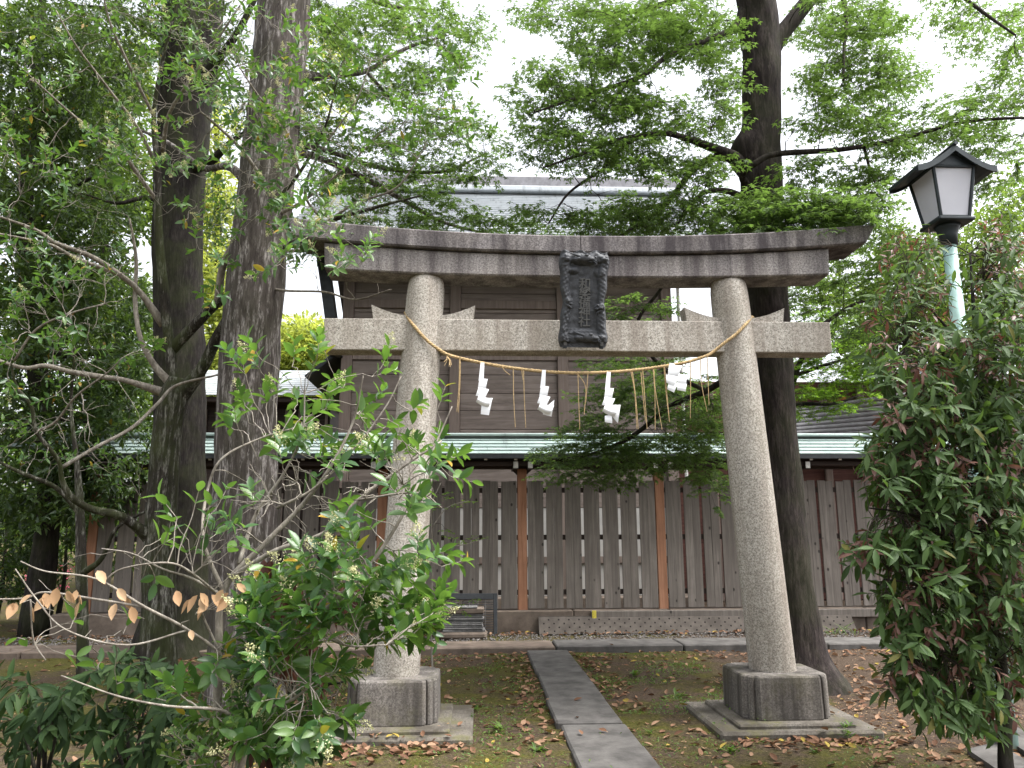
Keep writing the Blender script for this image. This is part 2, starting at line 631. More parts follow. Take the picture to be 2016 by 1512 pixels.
# kerb of long stones along the front of the gravel strip
kerb = thing('kerb', None, None, (0, 10.6, 0), kind='structure')
x = -7.4
while x < 8.2:
    L = random.uniform(1.5, 2.2)
    b = MB().box(x + .008, x + L - .008, 10.30 + random.uniform(-.012, .012), 10.93, -.1, .075 + random.uniform(-.006, .006), .014)
    obj('kerb_stone', b, M['kerb' if x < .2 else 'path'], kerb)
    x += L
# paving stones that lead along the right-hand side
pv = thing('side_paving', None, None, (4, 6.5, 0), kind='structure')
for quad in (((1800, 1352), (1842, 1345), (1912, 1386), (1880, 1398)), ((1880, 1400), (1914, 1388), (2000, 1436), (1966, 1452)), ((1905, 1484), (1962, 1470), (2030, 1512), (1985, 1540)), ((1968, 1454), (2004, 1440), (2090, 1490), (2050, 1510))):
    c = [G(*q) for q in quad]
    obj('paving_slab', MB().prism([(q.x, q.y) for q in c][::-1], -.08, .032), M['path'], pv)


# gravel strip: real pebbles
def pebbles(n, x0, x1, y0, y1, r0, r1, z=0.0):
    ico = bmesh.new()
    bmesh.ops.create_icosphere(ico, subdivisions=1, radius=1)
    ico.verts.ensure_lookup_table()
    V = np.array([v.co[:] for v in ico.verts])
    Fc = np.array([[v.index for v in f.verts] for f in ico.faces])
    ico.free()
    P = np.stack([RNG.uniform(x0, x1, n), RNG.uniform(y0, y1, n), np.full(n, z)], 1)
    S = RNG.uniform(r0, r1, (n, 1)) * RNG.uniform(.6, 1.3, (n, 3)) * [1, 1, .6]
    a = RNG.uniform(0, 6.28, n)
    ca, sa = np.cos(a)[:, None], np.sin(a)[:, None]
    W = V[None] * S[:, None, :]
    W = np.stack([W[..., 0] * ca - W[..., 1] * sa, W[..., 0] * sa + W[..., 1] * ca, W[..., 2]], -1) + P[:, None]
    Fa = Fc[None] + (np.arange(n) * len(V))[:, None, None]
    return W.reshape(-1, 3), Fa.reshape(-1, 3), np.repeat(RNG.random(n), len(V))


V, Fc, tn = pebbles(7000, -7.2, 8, 10.94, 12.25, .008, .02, .01)
obj('gravel', npmesh('gravel', V, Fc, False, tn), M['gravel'], label='grey gravel strip at the foot of the plank fence', cat='gravel', kind='stuff')

# ================================================================== TORII
TX, TY = .895, 6.55
torii = thing('torii_gate', 'grey granite torii gate with leaning round pillars and curved double lintel', 'gate', (TX, TY, 0))
FX = (-.645, 2.43)          # pillar feet
HX = (-.455, 2.25)          # pillar heads


def lathe(b, p0, p1, prof, k=40):
    """prof: (t along the axis, radius)"""
    p0, p1 = Vector(p0), Vector(p1)
    rings = []
    for t, r in prof:
        c = p0.lerp(p1, t)
        rings.append([c + Vector((r * math.cos(2 * math.pi * q / k), r * math.sin(2 * math.pi * q / k), 0)) for q in range(k)])
    b.loft(rings)
    return b


for s in (0, 1):
    b = MB()
    lathe(b, (FX[s], TY, .385), (HX[s], TY, 3.735), [(0, .182), (.004, .186), (.25, .183), (.5, .178), (.75, .171), (.93, .166), (.965, .163), (.985, .155), (.994, .144), (1, .13)])
    obj('pillar', b.mesh('pillar', True), M['granite'], torii)

    # plinth: block with a proud middle on each face and rounded corner lobes
    def plinth_poly(a, lobe, n=6):
        q = []
        m = a * .74                       # half-width of the proud middle
        for k in range(4):
            ca, sa = math.cos(k * math.pi / 2), math.sin(k * math.pi / 2)
            pts = [(a, -m + .02), (a, m - .02), (a - .02, m)]
            c0 = a - .035
            pts += [(c0 - .012, m + .006), (c0, m + .02)]
            r = c0 - m - .02
            for j in range(n + 1):
                th = j / n * math.pi / 2
                pts.append((m + .02 + r * math.cos(th), m + .02 + r * math.sin(th)))
            pts += [(m + .006, c0 - .012)]
            # next face starts at (-(m-.02)) after rotation
            pts += [(m, a - .02)]
            q += [(x * ca - y * sa, x * sa + y * ca) for x, y in pts]
        return q
    z0, z1 = .075, .40
    rings = []
    for z, sc in ((z0, 1.0), (z0 + .012, 1.012), (z1 - .05, 1.0), (z1 - .012, .99), (z1, .965)):
        rings.append([(FX[s] + (.02 if s else -.02) * 0 + x * sc, TY + y * sc, z) for x, y in plinth_poly(.345, .1)])
    obj('plinth', MB().loft(rings), M['granite_base'], torii)
    fx = FX[s]
    b = MB().box(fx - .62, fx + .62, TY - .55, TY + .55, -.1, .045, .02)
    b.v = [(x + .01 * noise.noise(Vector((x * 3, y * 3, 1))), y + .012 * noise.noise(Vector((x * 3, y * 3, 5))), z) for x, y, z in b.v]
    obj('foundation_slab', b, M['slab'], torii)
    obj('foundation_step', MB().box(fx - .45, fx + .45, TY - .46, TY + .46, .03, .077, .012), M['slab'], torii)


def curved_beam(x0, x1, n, half_d, zb, zt, end_slant=0.0, chamfer=.012):
    """beam along X with bottom zb(x) and top zt(x); ends leaning outward by end_slant"""
    b = MB()
    rings = []
    for i in range(n + 1):
        t = i / n
        X = x0 + (x1 - x0) * t
        a, c = zb(X), zt(X)
        sl = end_slant
        def xs(z):
            if i == 0 and x0 < TX - 1: return X - sl * (z - a) / (c - a)
            if i == n and x1 > TX + 1: return X + sl * (z - a) / (c - a)
            return X
        h, e = half_d, chamfer
        prof = [(-h, a + e), (-h + e, a), (h - e, a), (h, a + e), (h, c - e), (h - e, c), (-h + e, c), (-h, c - e)]
        rings.append([(xs(z), TY + y, z) for y, z in prof][::-1])
    return b.loft(rings)


def rise(x, k=.028):
    d = abs(x - TX)
    return k * (d / 1.3) ** 2.2


# lower lintel (two halves meet behind the tablet) and cap stones
for x0, x1 in ((TX - 2.215, TX - .003), (TX + .003, TX + 2.215)):
    obj('lower_lintel', curved_beam(x0, x1, 20, .165, lambda x: 3.70 + .5 * rise(x), lambda x: 3.90 + rise(x), .015), M['granite_lintel'], torii)
for x0, x1 in ((TX - 2.46, TX - .0035), (TX + .0035, TX + 2.55)):
    obj('cap_stone', curved_beam(x0, x1, 24, .215, lambda x: 3.903 + rise(x), lambda x: 4.065 + 1.12 * rise(x), .10, .014), M['granite_cap'], torii)
# tie beam: a middle length between the pillars and a stub outside each
zb, zt = 3.045, 3.325
lean = lambda s, z: FX[s] + (HX[s] - FX[s]) * (z - .385) / 3.35
zm = (zb + zt) / 2
for x0, x1 in ((TX - 2.215, lean(0, zm) - .12), (lean(0, zm) + .12, lean(1, zm) - .12), (lean(1, zm) + .12, TX + 2.215)):
    obj('tie_beam', MB().box(x0, x1, TY - .105, TY + .105, zb, zt, .008), M['granite'], torii)
# wedges on top of the tie beam either side of each pillar
for s in (0, 1):
    for d in (-1, 1):
        cx = lean(s, 3.38)
        b = MB()
        n, rings = 8, []
        for i in range(n + 1):
            t = i / n
            xx = cx + d * (.14 + .29 * t)
            top = 3.327 + .035 + .095 * t ** 1.6
            xt = xx + d * .02 * t
            rings.append([(xx, TY - .08, 3.327), (xx, TY + .08, 3.327), (xt, TY + .08, top), (xt, TY - .08, top)][::(-1 if d > 0 else 1)])
        obj('wedge', b.loft(rings), M['granite'], torii)

# ================================================================== TABLET
tb0, tb1 = A(1146, 684, 6.34), A(1149, 497, 6.17)
tz = (tb1 - tb0)
TH = tz.length
tz.normalize()
tx = Vector((1, 0, 0))
tx = (tx - tz * tx.dot(tz)).normalized()
tyv = tx.cross(tz)                       # towards the camera is -tyv
TM = Matrix((tx, -tyv, tz)).transposed().to_4x4()
if (TM @ Vector((0, 1, 0))).y > 0:
    TM = Matrix((tx, tyv, tz)).transposed().to_4x4()
TM = Matrix.Translation(tb0) @ TM
tablet = thing('shrine_tablet', 'dark carved name tablet with coiled dragons hung on the torii lintel', 'tablet', tuple(tb0))


def half_w(v):
    t = v / TH
    return .195 + .013 * math.sin(t * 9 + .6) + .006 * math.sin(t * 23) - .012 * max(0, (.12 - t) / .12) + .01 * max(0, t - .8) / .2


def relief(u, v):
    t = v / TH
    h = .055
    s = u / half_w(v)
    for side in (-1, 1):                 # dragon bodies down both edges
        c = side * (.80 + .05 * math.sin(t * 14 + side))
        d = (s - c) / .20
        body = max(0.0, 1 - d * d)
        if .05 < t < .93:
            sc = abs(math.sin(v * 85 + u * 55 * side)) * abs(math.cos(v * 40 - u * 90 * side))
            h += .034 * math.sqrt(body) * (1 + .26 * sc)
    for cu, cv, ru, rv, hh in ((-.09, .93, .12, .05, .03), (.10, .93, .12, .055, .03), (0, .90, .10, .05, .035), (-.09, .80, .05, .04, .03),
                               (.13, .78, .05, .05, .02), (-.13, .48, .04, .03, .025), (.145, .42, .05, .035, .03), (.12, .40, .03, .02, .02),
                               (.05, .10, .13, .05, .045), (-.10, .10, .10, .06, .02), (.0, .155, .14, .03, .018)):
        d = ((u - cu) / ru) ** 2 + ((t - cv) / rv) ** 2
        if d < 1:
            h += hh * (1 - d) ** .6
    if t < .2 and u < .05:               # combed waves, lower left
        h += .007 * abs(math.sin((u * .9 + v * 1.6) * 95))
    if t > .84:
        h += .010 * noise.noise(Vector((u * 40, v * 40, 2)))
    h += .004 * noise.noise(Vector((u * 28, v * 28, 0)))
    return h


b = MB()
NU, NV = 64, 120
fr = lambda i, j: TM @ Vector(((2 * i - 1) * half_w(j * TH), relief((2 * i - 1) * half_w(j * TH), j * TH) * (1 - max(0, abs(2 * i - 1) - .9) * 4), j * TH + (.012 * math.sin(i * 19) * max(0, j - .9) * 10)))
b.grid(NU, NV, fr)
o0 = len(b.v)
b.grid(NU, NV, lambda i, j: TM @ Vector(((2 * i - 1) * half_w(j * TH) * .97, -.02, j * TH)))
w1 = NU + 1
for j in range(NV):
    for i in (0, NU):
        a, c = j * w1 + i, (j + 1) * w1 + i
        b.f.append((a, c, c + o0, a + o0))
for i in range(NU):
    for j in (0, NV):
        a, c = j * w1 + i, j * w1 + i + 1
        b.f.append((a, c, c + o0, a + o0))
obj('panel', b.mesh('panel', True), M['tablet'], tablet)


def blob(b, c, r, Mx, k=10):
    rings = []
    for i in range(1, k):
        ph = math.pi * i / k
        rings.append([Mx @ Vector((c[0] + r[0] * math.sin(ph) * math.cos(q * .5236), c[1] + r[1] * math.sin(ph) * math.sin(q * .5236), c[2] + r[2] * math.cos(ph))) for q in range(12)])
    b.loft(rings)


def dragon(cx, cz, d):
    """head in profile with snout, brow, horn, whiskers and mane"""
    b = MB()
    blob(b, (cx, .085, cz), (.062, .035, .036), TM)
    blob(b, (cx + d * .055, .088, cz - .008), (.045, .028, .02), TM)
    blob(b, (cx + d * .05, .08, cz - .032), (.04, .022, .011), TM)
    blob(b, (cx + d * .012, .112, cz + .022), (.018, .013, .012), TM)
    blob(b, (cx + d * .088, .098, cz + .006), (.013, .012, .011), TM)
    for k in range(5):
        a = .5 + k * .42
        p = [Vector((cx - d * .03, .10, cz + .01)) + Vector((-d * math.cos(a) * r, -.015 * r / .1, math.sin(a) * r * .6 - .02 * k * r / .1)) for r in (0, .04, .08, .12)]
        b.tube([TM @ q for q in p], [.011, .010, .007, .002], 6)
    for k in (0, 1):
        p = [(cx + d * .07, .105, cz - .01 - .012 * k), (cx + d * .10, .11, cz - .03 - .02 * k), (cx + d * .07, .105, cz - .055 - .02 * k)]
        b.tube([TM @ Vector(q) for q in p], [.006, .005, .002], 5)
    return b.mesh('dragon_carving', True)


obj('dragon_carving', dragon(.0, TH * .925, 1), M['tablet'], tablet)
obj('dragon_carving', dragon(.045, TH * .105, 1), M['tablet'], tablet)
for s in (-1, 1):                         # claws that grip the edges
    b = MB()
    for k in range(3):
        p = [Vector((s * .16, .08, TH * (.45 if s < 0 else .40))) + Vector((-s * r * math.cos(.6 * (k - 1)), .02 * math.sin(r * 40), r * math.sin(.6 * (k - 1)))) for r in (0, .03, .055, .075)]
        b.tube([TM @ q for q in p], [.014, .012, .009, .003], 6)
    obj('claw', b.mesh('claw', True), M['tablet'], tablet)
    bx = MB().box(s * .155 - .016, s * .155 + .016, .03, .085, -.012, .052, .004, TM)
    br = obj('bracket', bx, M['dark_iron'], tablet)
    pl = MB().box(s * .155 - .013, s * .155 + .013, .0855, .088, .012, .05, .001, TM)
    obj('bracket_plate', pl, M['slate'], br)
# inscription, five characters from top to bottom
for ch, tv in zip('和樂備神社', (.655, .56, .455, .36, .265)):
    cu = bpy.data.curves.new('inscription', 'FONT')
    cu.body = ch
    cu.size = .104
    cu.offset = .0012
    cu.align_x, cu.align_y = 'CENTER', 'CENTER'
    cu.extrude = .005
    cu.resolution_u = 3
    tmp = bpy.data.objects.new('tmp', cu)
    COL.objects.link(tmp)
    dg = bpy.context.evaluated_depsgraph_get()
    me = bpy.data.meshes.new_from_object(tmp.evaluated_get(dg))
    bpy.data.objects.remove(tmp, do_unlink=True)
    Mx = TM @ Matrix.Translation((.008, .0605, tv * TH)) @ Matrix(((1, 0, 0, 0), (0, 0, 1, 0), (0, 1, 0, 0), (0, 0, 0, 1))) @ Matrix.Shear('XZ', 4, (.0, 0))
    me.transform(Mx)
    me.materials.clear()
    obj('character', me, M['tablet_cut'], tablet)

# ================================================================== ROPE AND PAPERS
ZP = lambda x, y, Y=6.395: A(880 + x / 3.733, 690 + y / 3.733, Y)
rp = [Vector((-.36, 6.66, 3.22)), Vector((-.50, 6.76, 3.30)), Vector((-.60, 6.72, 3.37)), A(798, 616, 6.56), A(806, 630, 6.43), A(823, 651, 6.372), A(845, 674, 6.368), A(866, 689, 6.40),
      ZP(0, 28), ZP(90, 55), ZP(260, 92), ZP(480, 128), ZP(720, 155), ZP(950, 165), ZP(1180, 160), ZP(1400, 142), ZP(1600, 115), ZP(1750, 88), ZP(1900, 42),
      A(1405, 692, 6.40), A(1425, 676, 6.378), A(1450, 657, 6.365), A(1470, 636, 6.40), A(1479, 624, 6.53), Vector((2.50, 6.68, 3.40)), Vector((2.37, 6.74, 3.35)), Vector((2.2, 6.68, 3.25))]
RC = catmull(rp, 10)
rope = thing('rice_straw_rope', 'thin twisted straw rope strung between the torii pillars with hanging straw strands', 'rope', tuple(RC[120]))
# dense arc-length samples
seg = np.linalg.norm(np.diff(RC, axis=0), axis=1)
S = np.concatenate([[0], np.cumsum(seg)])
sv = np.arange(0, S[-1], .012)
RD = np.stack([np.interp(sv, S, RC[:, i]) for i in range(3)], 1)
T = np.gradient(RD, axis=0)
T /= np.linalg.norm(T, axis=1)[:, None]
upv = np.array([0, 0, 1.0])
N1 = np.cross(T, upv)
N1 /= np.linalg.norm(N1, axis=1)[:, None]
N2 = np.cross(N1, T)
for k in range(3):
    ph = sv * 75 + k * 2.094
    P = RD + (N1 * np.cos(ph)[:, None] + N2 * np.sin(ph)[:, None]) * .0072
    obj('strand', MB().tube([Vector(p) for p in P], .0082, 5).mesh('strand', True), M['straw'], rope)
b = MB()                                  # frayed knot ends
for k in range(14):
    p0 = ZP(0, 40, 6.38)
    d = Vector((random.uniform(-.03, .05), random.uniform(-.03, .01), -random.uniform(.05, .10)))
    b.tube([p0, p0 + d * .5 + Vector((.012, 0, 0)), p0 + d], .002, 3)
obj('frayed_end', b, M['straw'], rope, kind='stuff')
STR = [[(92, 58), (88, 250), (72, 450)], [(98, 60), (94, 260), (83, 455)], [(487, 135), (490, 350), (502, 565)], [(562, 145), (568, 350), (579, 566)], [(549, 146), (558, 215)],
       [(962, 168), (968, 370), (976, 578)], [(960, 170), (1018, 270), (1008, 470)], [(1036, 168), (1020, 378)], [(1352, 158), (1378, 300), (1396, 575)], [(1362, 155), (1385, 330), (1406, 578)],
       [(1438, 148), (1452, 330), (1471, 576)], [(1425, 160), (1440, 330), (1458, 520)], [(1516, 138), (1528, 330), (1530, 582)], [(1520, 140), (1533, 300), (1581, 580)], [(1594, 122), (1612, 330), (1637, 528)],
       [(1600, 124), (1618, 330), (1634, 520)], [(1790, 82), (1790, 300), (1788, 500)], [(1862, 60), (1872, 250), (1912, 450)], [(1912, 42), (1918, 200), (1926, 400)], [(405, 120), (425, 150), (465, 182)]]
for st in STR:
    pts = [ZP(x, y, 6.385) for x, y in st]
    c = catmull([tuple(p) for p in pts], 6)
    obj('straw_strand', MB().tube([Vector(p) for p in c], list(np.linspace(.0042, .0028, len(c))), 5), M['straw'], rope)


def paper(name, quads, label):
    """one sheet cut and folded into a zigzag: each panel is a slightly curled quad"""
    b = MB()
    for k, (q, curl, dep) in enumerate(quads):
        def fn(u, v, q=q, curl=curl, dep=dep):
            p = [(1 - v) * ((1 - u) * q[0][c] + u * q[1][c]) + v * ((1 - u) * q[3][c] + u * q[2][c]) for c in (0, 1)]
            return ZP(p[0], p[1] + (8 * math.sin(u * math.pi) if curl > .02 else 0), 6.378 - dep - curl * math.sin(v * math.pi) - .006 * (v - .5))
        b.grid(5, 6, fn)
    c = ZP(*quads[0][0][0])
    o = thing(name, label, 'paper streamer', tuple(c), 'folded paper streamers on the straw rope')
    me = b.mesh('folded_sheet', True)
    obj('folded_sheet', me, M['paper'], o)


def zig(x, y, w):
    return [([(x - 14 * w, y - 4), (x + 13 * w, y - 2), (x + 8 * w, y + 125), (x - 30 * w, y + 130)], .004, 0),
            ([(x - 22 * w, y + 112), (x + 36 * w, y + 118), (x + 24 * w, y + 186), (x - 36 * w, y + 186)], .010, .006),
            ([(x - 28 * w, y + 178), (x + 46 * w, y + 194), (x + 18 * w, y + 256), (x - 52 * w, y + 240)], .010, .016),
            ([(x - 24 * w, y + 236), (x + 74 * w, y + 258), (x + 42 * w, y + 326), (x - 50 * w, y + 286)], .035, .022),
            ([(x - 8 * w, y + 300), (x + 70 * w, y + 268), (x + 46 * w, y + 384), (x - 14 * w, y + 376)], .010, .012)]


paper('paper_streamer', zig(262, 92, 1), 'white folded zigzag paper streamer on the rope next to the left pillar')
q = zig(714, 146, 1)
q[4] = ([(706 - 4, 436), (790, 362), (768, 486), (706, 470)], .02, .012)
paper('paper_streamer', q, 'white folded zigzag paper streamer in front of the dark hall wall, second along the rope')
q = zig(1190, 160, 1)
q.append(([(1160, 480), (1212, 470), (1215, 536), (1160, 526)], .01, .02))
q[4] = ([(1175, 400), (1275, 400), (1256, 534), (1208, 480)], .02, .012)
paper('paper_streamer', q, 'white folded zigzag paper streamer below the tablet in front of green maple leaves')
paper('paper_streamer', [([(1636, 92), (1668, 96), (1690, 128), (1640, 130)], .004, 0), ([(1632, 112), (1728, 110), (1700, 182), (1622, 182)], .01, .008), ([(1610, 178), (1712, 190), (1664, 264), (1612, 236)], .012, .02),
                         ([(1628, 240), (1700, 236), (1668, 310), (1618, 284)], .01, .014), ([(1702, 170), (1764, 182), (1758, 250), (1690, 246)], .01, .004), ([(1694, 240), (1762, 244), (1754, 302), (1690, 290)], .01, .008)],
      'crumpled white paper streamer caught up on the rope beside the right pillar')

# ================================================================== PLANK FENCE
FY = 12.45
fence = thing('plank_fence', 'long weathered plank fence with orange posts and green copper roof', 'fence', (0, FY, 0))
BAY = 2.213
PX = [.715 + BAY * k for k in range(-3, 4)]
pw = .074
pm = MB().box(-pw, pw, -.07, .07, .33, 2.52, .008).mesh('post')
for x in PX:
    o = obj('post', pm, M['post'], fence)
    o.location = (x, FY - .02, 0)
# stone footing in blocks
x = PX[0] - .45
while x < PX[-1] + .4:
    L = random.uniform(1.0, 1.9)
    obj('footing_stone', MB().box(x + .004, x + L - .004, FY - .19 + random.uniform(-.006, .006), FY + .16, -.1, .335 + random.uniform(-.004, .004), .014), M['footing'], fence)
    x += L
obj('sill_beam', MB().box(1.75, PX[-1] + .3, FY - .245, FY - .192, .20, .325, .008), M['plank'], fence)
# planks in close pairs with a gap between pairs
pmesh = [MB().box(-.0595, .0595, -.013, .013, 0, h, .003).mesh('plank') for h in (1.965, 1.975, 1.958)]
for i in range(len(PX) - 1):
    x0, x1 = PX[i] + pw + .012, PX[i + 1] - pw - .012
    unit = (x1 - x0 + .046) / 7
    pwid = (unit - .046) / 2
    for k in range(7):
        for s in (0, 1):
            o = obj('plank', random.choice(pmesh), M['plank'], fence)
            o.location = (x0 + unit * k + pwid * (s + .5), FY - .085 + random.uniform(-.003, .003), .352 + random.uniform(0, .008))
            o.scale = (pwid / .12, 1, 1)
            o.rotation_euler.y = random.uniform(-.0025, .0025)
    for z in (.60, 1.44, 2.18):
        obj('rail', MB().box(PX[i] + pw, PX[i + 1] - pw, FY - .07, FY - .025, z - .04, z + .04, .004), M['beam'], fence)
# eave beam, brackets, rafters with white ends
obj('eave_beam', MB().box(PX[0] - .5, PX[-1] + .5, FY - .075, FY + .075, 2.52, 2.66, .008), M['beam'], fence)
obj('front_purlin', MB().box(PX[0] - .5, PX[-1] + .5, FY - .36, FY - .30, 2.545, 2.615, .006), M['beam'], fence)
bme = MB().box(-.04, .04, -.40, .28, -.055, .055, .006).mesh('bracket_arm')
bwe = MB().box(-.037, .037, -.406, -.4, -.052, .052, .002).mesh('white_end')
sad = MB().prism([(-.15, .06), (.15, .06), (.15, -.0), (.08, -.07), (-.08, -.07), (-.15, 0)], -.06, .06, Matrix.Rotation(math.pi / 2, 4, 'X')).mesh('saddle_block')
for x in PX:
    o = obj('saddle_block', sad, M['beam'], fence)
    o.location = (x, FY - .02, 2.50)
    for s in (-1, 1):
        o = obj('bracket_arm', bme, M['beam'], fence)
        o.location = (x + s * .115, FY, 2.555)
        o2 = obj('white_end', bwe, M['white_end'], o)
        o2.matrix_parent_inverse = Matrix()
slope = math.atan2(.36, .52)
rme = MB().box(-.026, .026, -.56, .0, -.028, .028, .004).mesh('rafter')
rwe = MB().box(-.024, .024, -.565, -.56, -.026, .026, .001).mesh('white_end')
x = PX[0] - .35
nr = int((PX[-1] - PX[0] + .7) / .4695)
for k in range(nr + 1):
    o = obj('rafter', rme, M['beam'], fence)
    o.location = (PX[0] - .15 + k * .4695 + .1, FY, 2.965)
    o.rotation_euler.x = slope
    o2 = obj('white_end', rwe, M['white_end'], o)
    o2.matrix_parent_inverse = Matrix()
# copper roof: courses of sheets
EZ, EY, RZ_, RY = 2.70, FY - .50, 3.02, FY
ncr = 5
fx0, fx1 = PX[0] - .55, PX[-1] + .55
sheet = MB().box(-.498, .498, -.07, .07, -.009, .009, .002).mesh('copper_sheet')
for side in (-1, 1):
    for c in range(ncr):
        t = (c + .5) / ncr
        y = FY + side * (.50 * (1 - t))
        z = EZ + (RZ_ - EZ) * t + .012 + .004
        off = (.37 * c + (side > 0) * .2) % 1
        x = fx0 - off
        while x < fx1:
            xx = x + .5
            if side < 0 or c == 4:
                o = obj('copper_sheet', sheet, M['copper'], fence)
                o.location = (xx, y, z)
                o.rotation_euler = (side * -math.atan2(RZ_ - EZ, .5) * 1.0 + side * .17, 0, 0)
            x += 1.0
obj('roof_deck', MB().prism([(EY, EZ - .035), (EY, EZ - .005), (FY, RZ_ - .005), (2 * FY - EY, EZ - .005), (2 * FY - EY, EZ - .035), (FY, RZ_ - .06)], fx0, fx1,
                            Matrix(((0, 0, 1, 0), (1, 0, 0, 0), (0, 1, 0, 0), (0, 0, 0, 1)))), M['beam'], fence)
obj('fascia', MB().box(fx0, fx1, EY - .012, EY + .02, EZ - .055, EZ + .012, .004), M['dark_iron'], fence)
obj('ridge_cap', MB().box(fx0 - .02, fx1 + .02, FY - .10, FY + .10, RZ_ + .03, RZ_ + .075, .01), M['copper'], fence)

# perforated steel plank leaning on the footing
pl = thing('perforated_plank', 'long dull perforated steel scaffold plank leaning against the fence footing', 'plank', (3.2, FY - .3, 0))
pp0, pp1 = A(1062, 1244, 12.0).x, A(1690, 1244, 12.0).x
ang = R_(52)
PMt = Matrix.Translation((0, FY - .42, .012)) @ Matrix.Rotation(ang, 4, 'X')
Lm = pp1 - pp0
dk = obj('deck', MB().box(pp0, pp1, 0, .30, -.012, .0, .004, PMt), M['steel_plank'], pl)
obj('edge_flange', MB().box(pp0, pp1, .302, .31, -.04, .0, .002, PMt), M['steel_plank'], pl)
b = MB()
n = int(Lm / .155)
for k in range(n):
    for r in range(4):
        cx, cy = pp0 + .08 + k * .155 + (r % 2) * .077, .05 + r * .065
        q = [(cx + .013 * math.cos(a * math.pi / 4), cy + .013 * math.sin(a * math.pi / 4)) for a in range(8)]
        b.prism(q, .0005, .003, PMt)
ho = obj('hole_shade_disc', b, M['hole_shade'], pl, kind='stuff')  # deck is solid; raised dark discs paint the shade of its perforations
yt = A(1170, 1207, FY - .26)
obj('yellow_tag', MB().box(yt.x - .032, yt.x + .032, FY - .256, FY - .249, .215, .335, .002), M['yellow'], label='small yellow tag fixed to the fence sill beam', cat='tag')

# stack of roof slates with an iron grille behind
st0 = A(913, 1245, 11.85)
stk = thing('slate_stack', 'stack of thin grey stone slates on a rough block by the fence', 'slate stack', (st0.x, 11.85, 0))
b = MB().box(st0.x - .36, st0.x + .34, 11.62, 11.98, 0, .10, .03)
b.v = [(x + .02 * noise.noise(Vector((x * 6, y * 6, z * 6))), y + .02 * noise.noise(Vector((x * 6, y * 6, z * 6 + 4))), z) for x, y, z in b.v]
obj('base_block', b, M['footing'], stk)
z = .10
for k in range(9):
    h = random.uniform(.022, .036)
    Mx = Matrix.Translation((st0.x + random.uniform(-.02, .02), 11.82 + random.uniform(-.015, .015), 0)) @ Matrix.Rotation(random.uniform(-.03, .03), 4, 'Z')
    wd = .285 if k else .31
    obj('slate', MB().box(-wd, wd, -.15, .15, z, z + h - .004, .005, Mx), M['slate'], stk)
    z += h
obj('lid_board', MB().box(st0.x - .34, st0.x + .30, 11.66, 11.98, z, z + .075, .012), M['footing'], stk)
z += .076
for x0, x1 in ((-.36, -.16), (-.155, .06), (.065, .2)):
    obj('slate', MB().box(st0.x + x0, st0.x + x1, 11.66, 11.96, z, z + .018, .004), M['slate'], stk)
gr = thing('iron_grille', 'dark iron grille frame leaning behind the slate stack', 'grille', (st0.x + .15, 12.1, 0))
Mg = Matrix.Translation((st0.x + .08, 12.0, .0)) @ Matrix.Rotation(R_(-12), 4, 'X')
for a in ((-.42, -.36, 0, .62), (.36, .42, 0, .62)):
    obj('frame_bar', MB().box(a[0], a[1], -.02, .02, a[2], a[3], .006, Mg), M['dark_iron'], gr)
obj('frame_bar', MB().box(-.36, .36, -.02, .02, .53, .62, .006, Mg), M['dark_iron'], gr)
for k in range(13):
    obj('grille_wire', MB().tube([Mg @ Vector((-.36, 0, .06 + k * .036)), Mg @ Vector((.36, 0, .06 + k * .036))], .005, 5), M['dark_iron'], gr)
for k in range(5):
    obj('grille_wire', MB().tube([Mg @ Vector((-.24 + k * .12, -.006, .0)), Mg @ Vector((-.24 + k * .12, -.006, .53))], .004, 5), M['slate'], gr)

# ================================================================== SHRINE HALL BEHIND THE FENCE
HY = 15.5
hall = thing('shrine_hall', 'tall brown board-walled shrine hall with pale ribbed metal roof', 'building', (.6, HY, 0))
HXs = [-2.67, -.47, 1.75, 3.95]
for x in HXs:
    obj('post', MB().box(x - .11, x + .11, HY - .11, HY + .11, .3, 7.6, .01), M['hall_post'], hall)
zrow = [A(1000, y, HY).z for y in (846, 809, 775, 739, 703)]
rows = [2.0, 2.45, 2.9] + zrow[:4]
rows = [2.0, 2.42, 2.84] + [zrow[0]] + zrow[1:4] + [zrow[4] - .08]
ztie = zrow[4]
for i in range(3):
    x0, x1 = HXs[i] + .112, HXs[i + 1] - .112
    for k in range(len(rows) - 1):
        obj('wall_board', MB().box(x0, x1, HY - .02 + random.uniform(-.006, .006), HY + .03, rows[k] + .003, rows[k + 1] - .003, .008), M['hall_board'], hall)
    obj('tie_rail', MB().box(x0, x1, HY - .06, HY + .03, ztie - .08, ztie + .09, .008), M['hall_post'], hall)
    z = ztie + .093
    while z < 7.4:
        obj('wall_board', MB().box(x0, x1, HY - .02 + random.uniform(-.006, .006), HY + .03, z + .003, min(z + .42, 7.45) - .003, .008), M['hall_board'], hall)
        z += .42
    obj('head_rail', MB().box(x0, x1, HY - .07, HY + .03, 6.1, 6.28, .008), M['hall_post'], hall)
    obj('dado_panel', MB().box(x0, x1, HY - .01, HY + .03, 1.05, 1.995, .004), M['plaster'], hall)
    obj('sill_rail', MB().box(x0, x1, HY - .05, HY + .03, .92, 1.045, .006), M['hall_post'], hall)
    obj('dado_panel', MB().box(x0, x1, HY - .01, HY + .03, .3, .915, .004), M['plaster'], hall)
obj('rear_wall', MB().box(HXs[0] - .08, HXs[-1] + .08, HY + .05, HY + 5.0, .2, 7.5, .02), M['hall_board'], hall)
obj('hall_footing', MB().box(HXs[0] - .4, HXs[-1] + .4, HY - .4, HY + 5.2, -.1, .3, .02), M['footing'], hall)
eY, rY = 14.15, 18.0
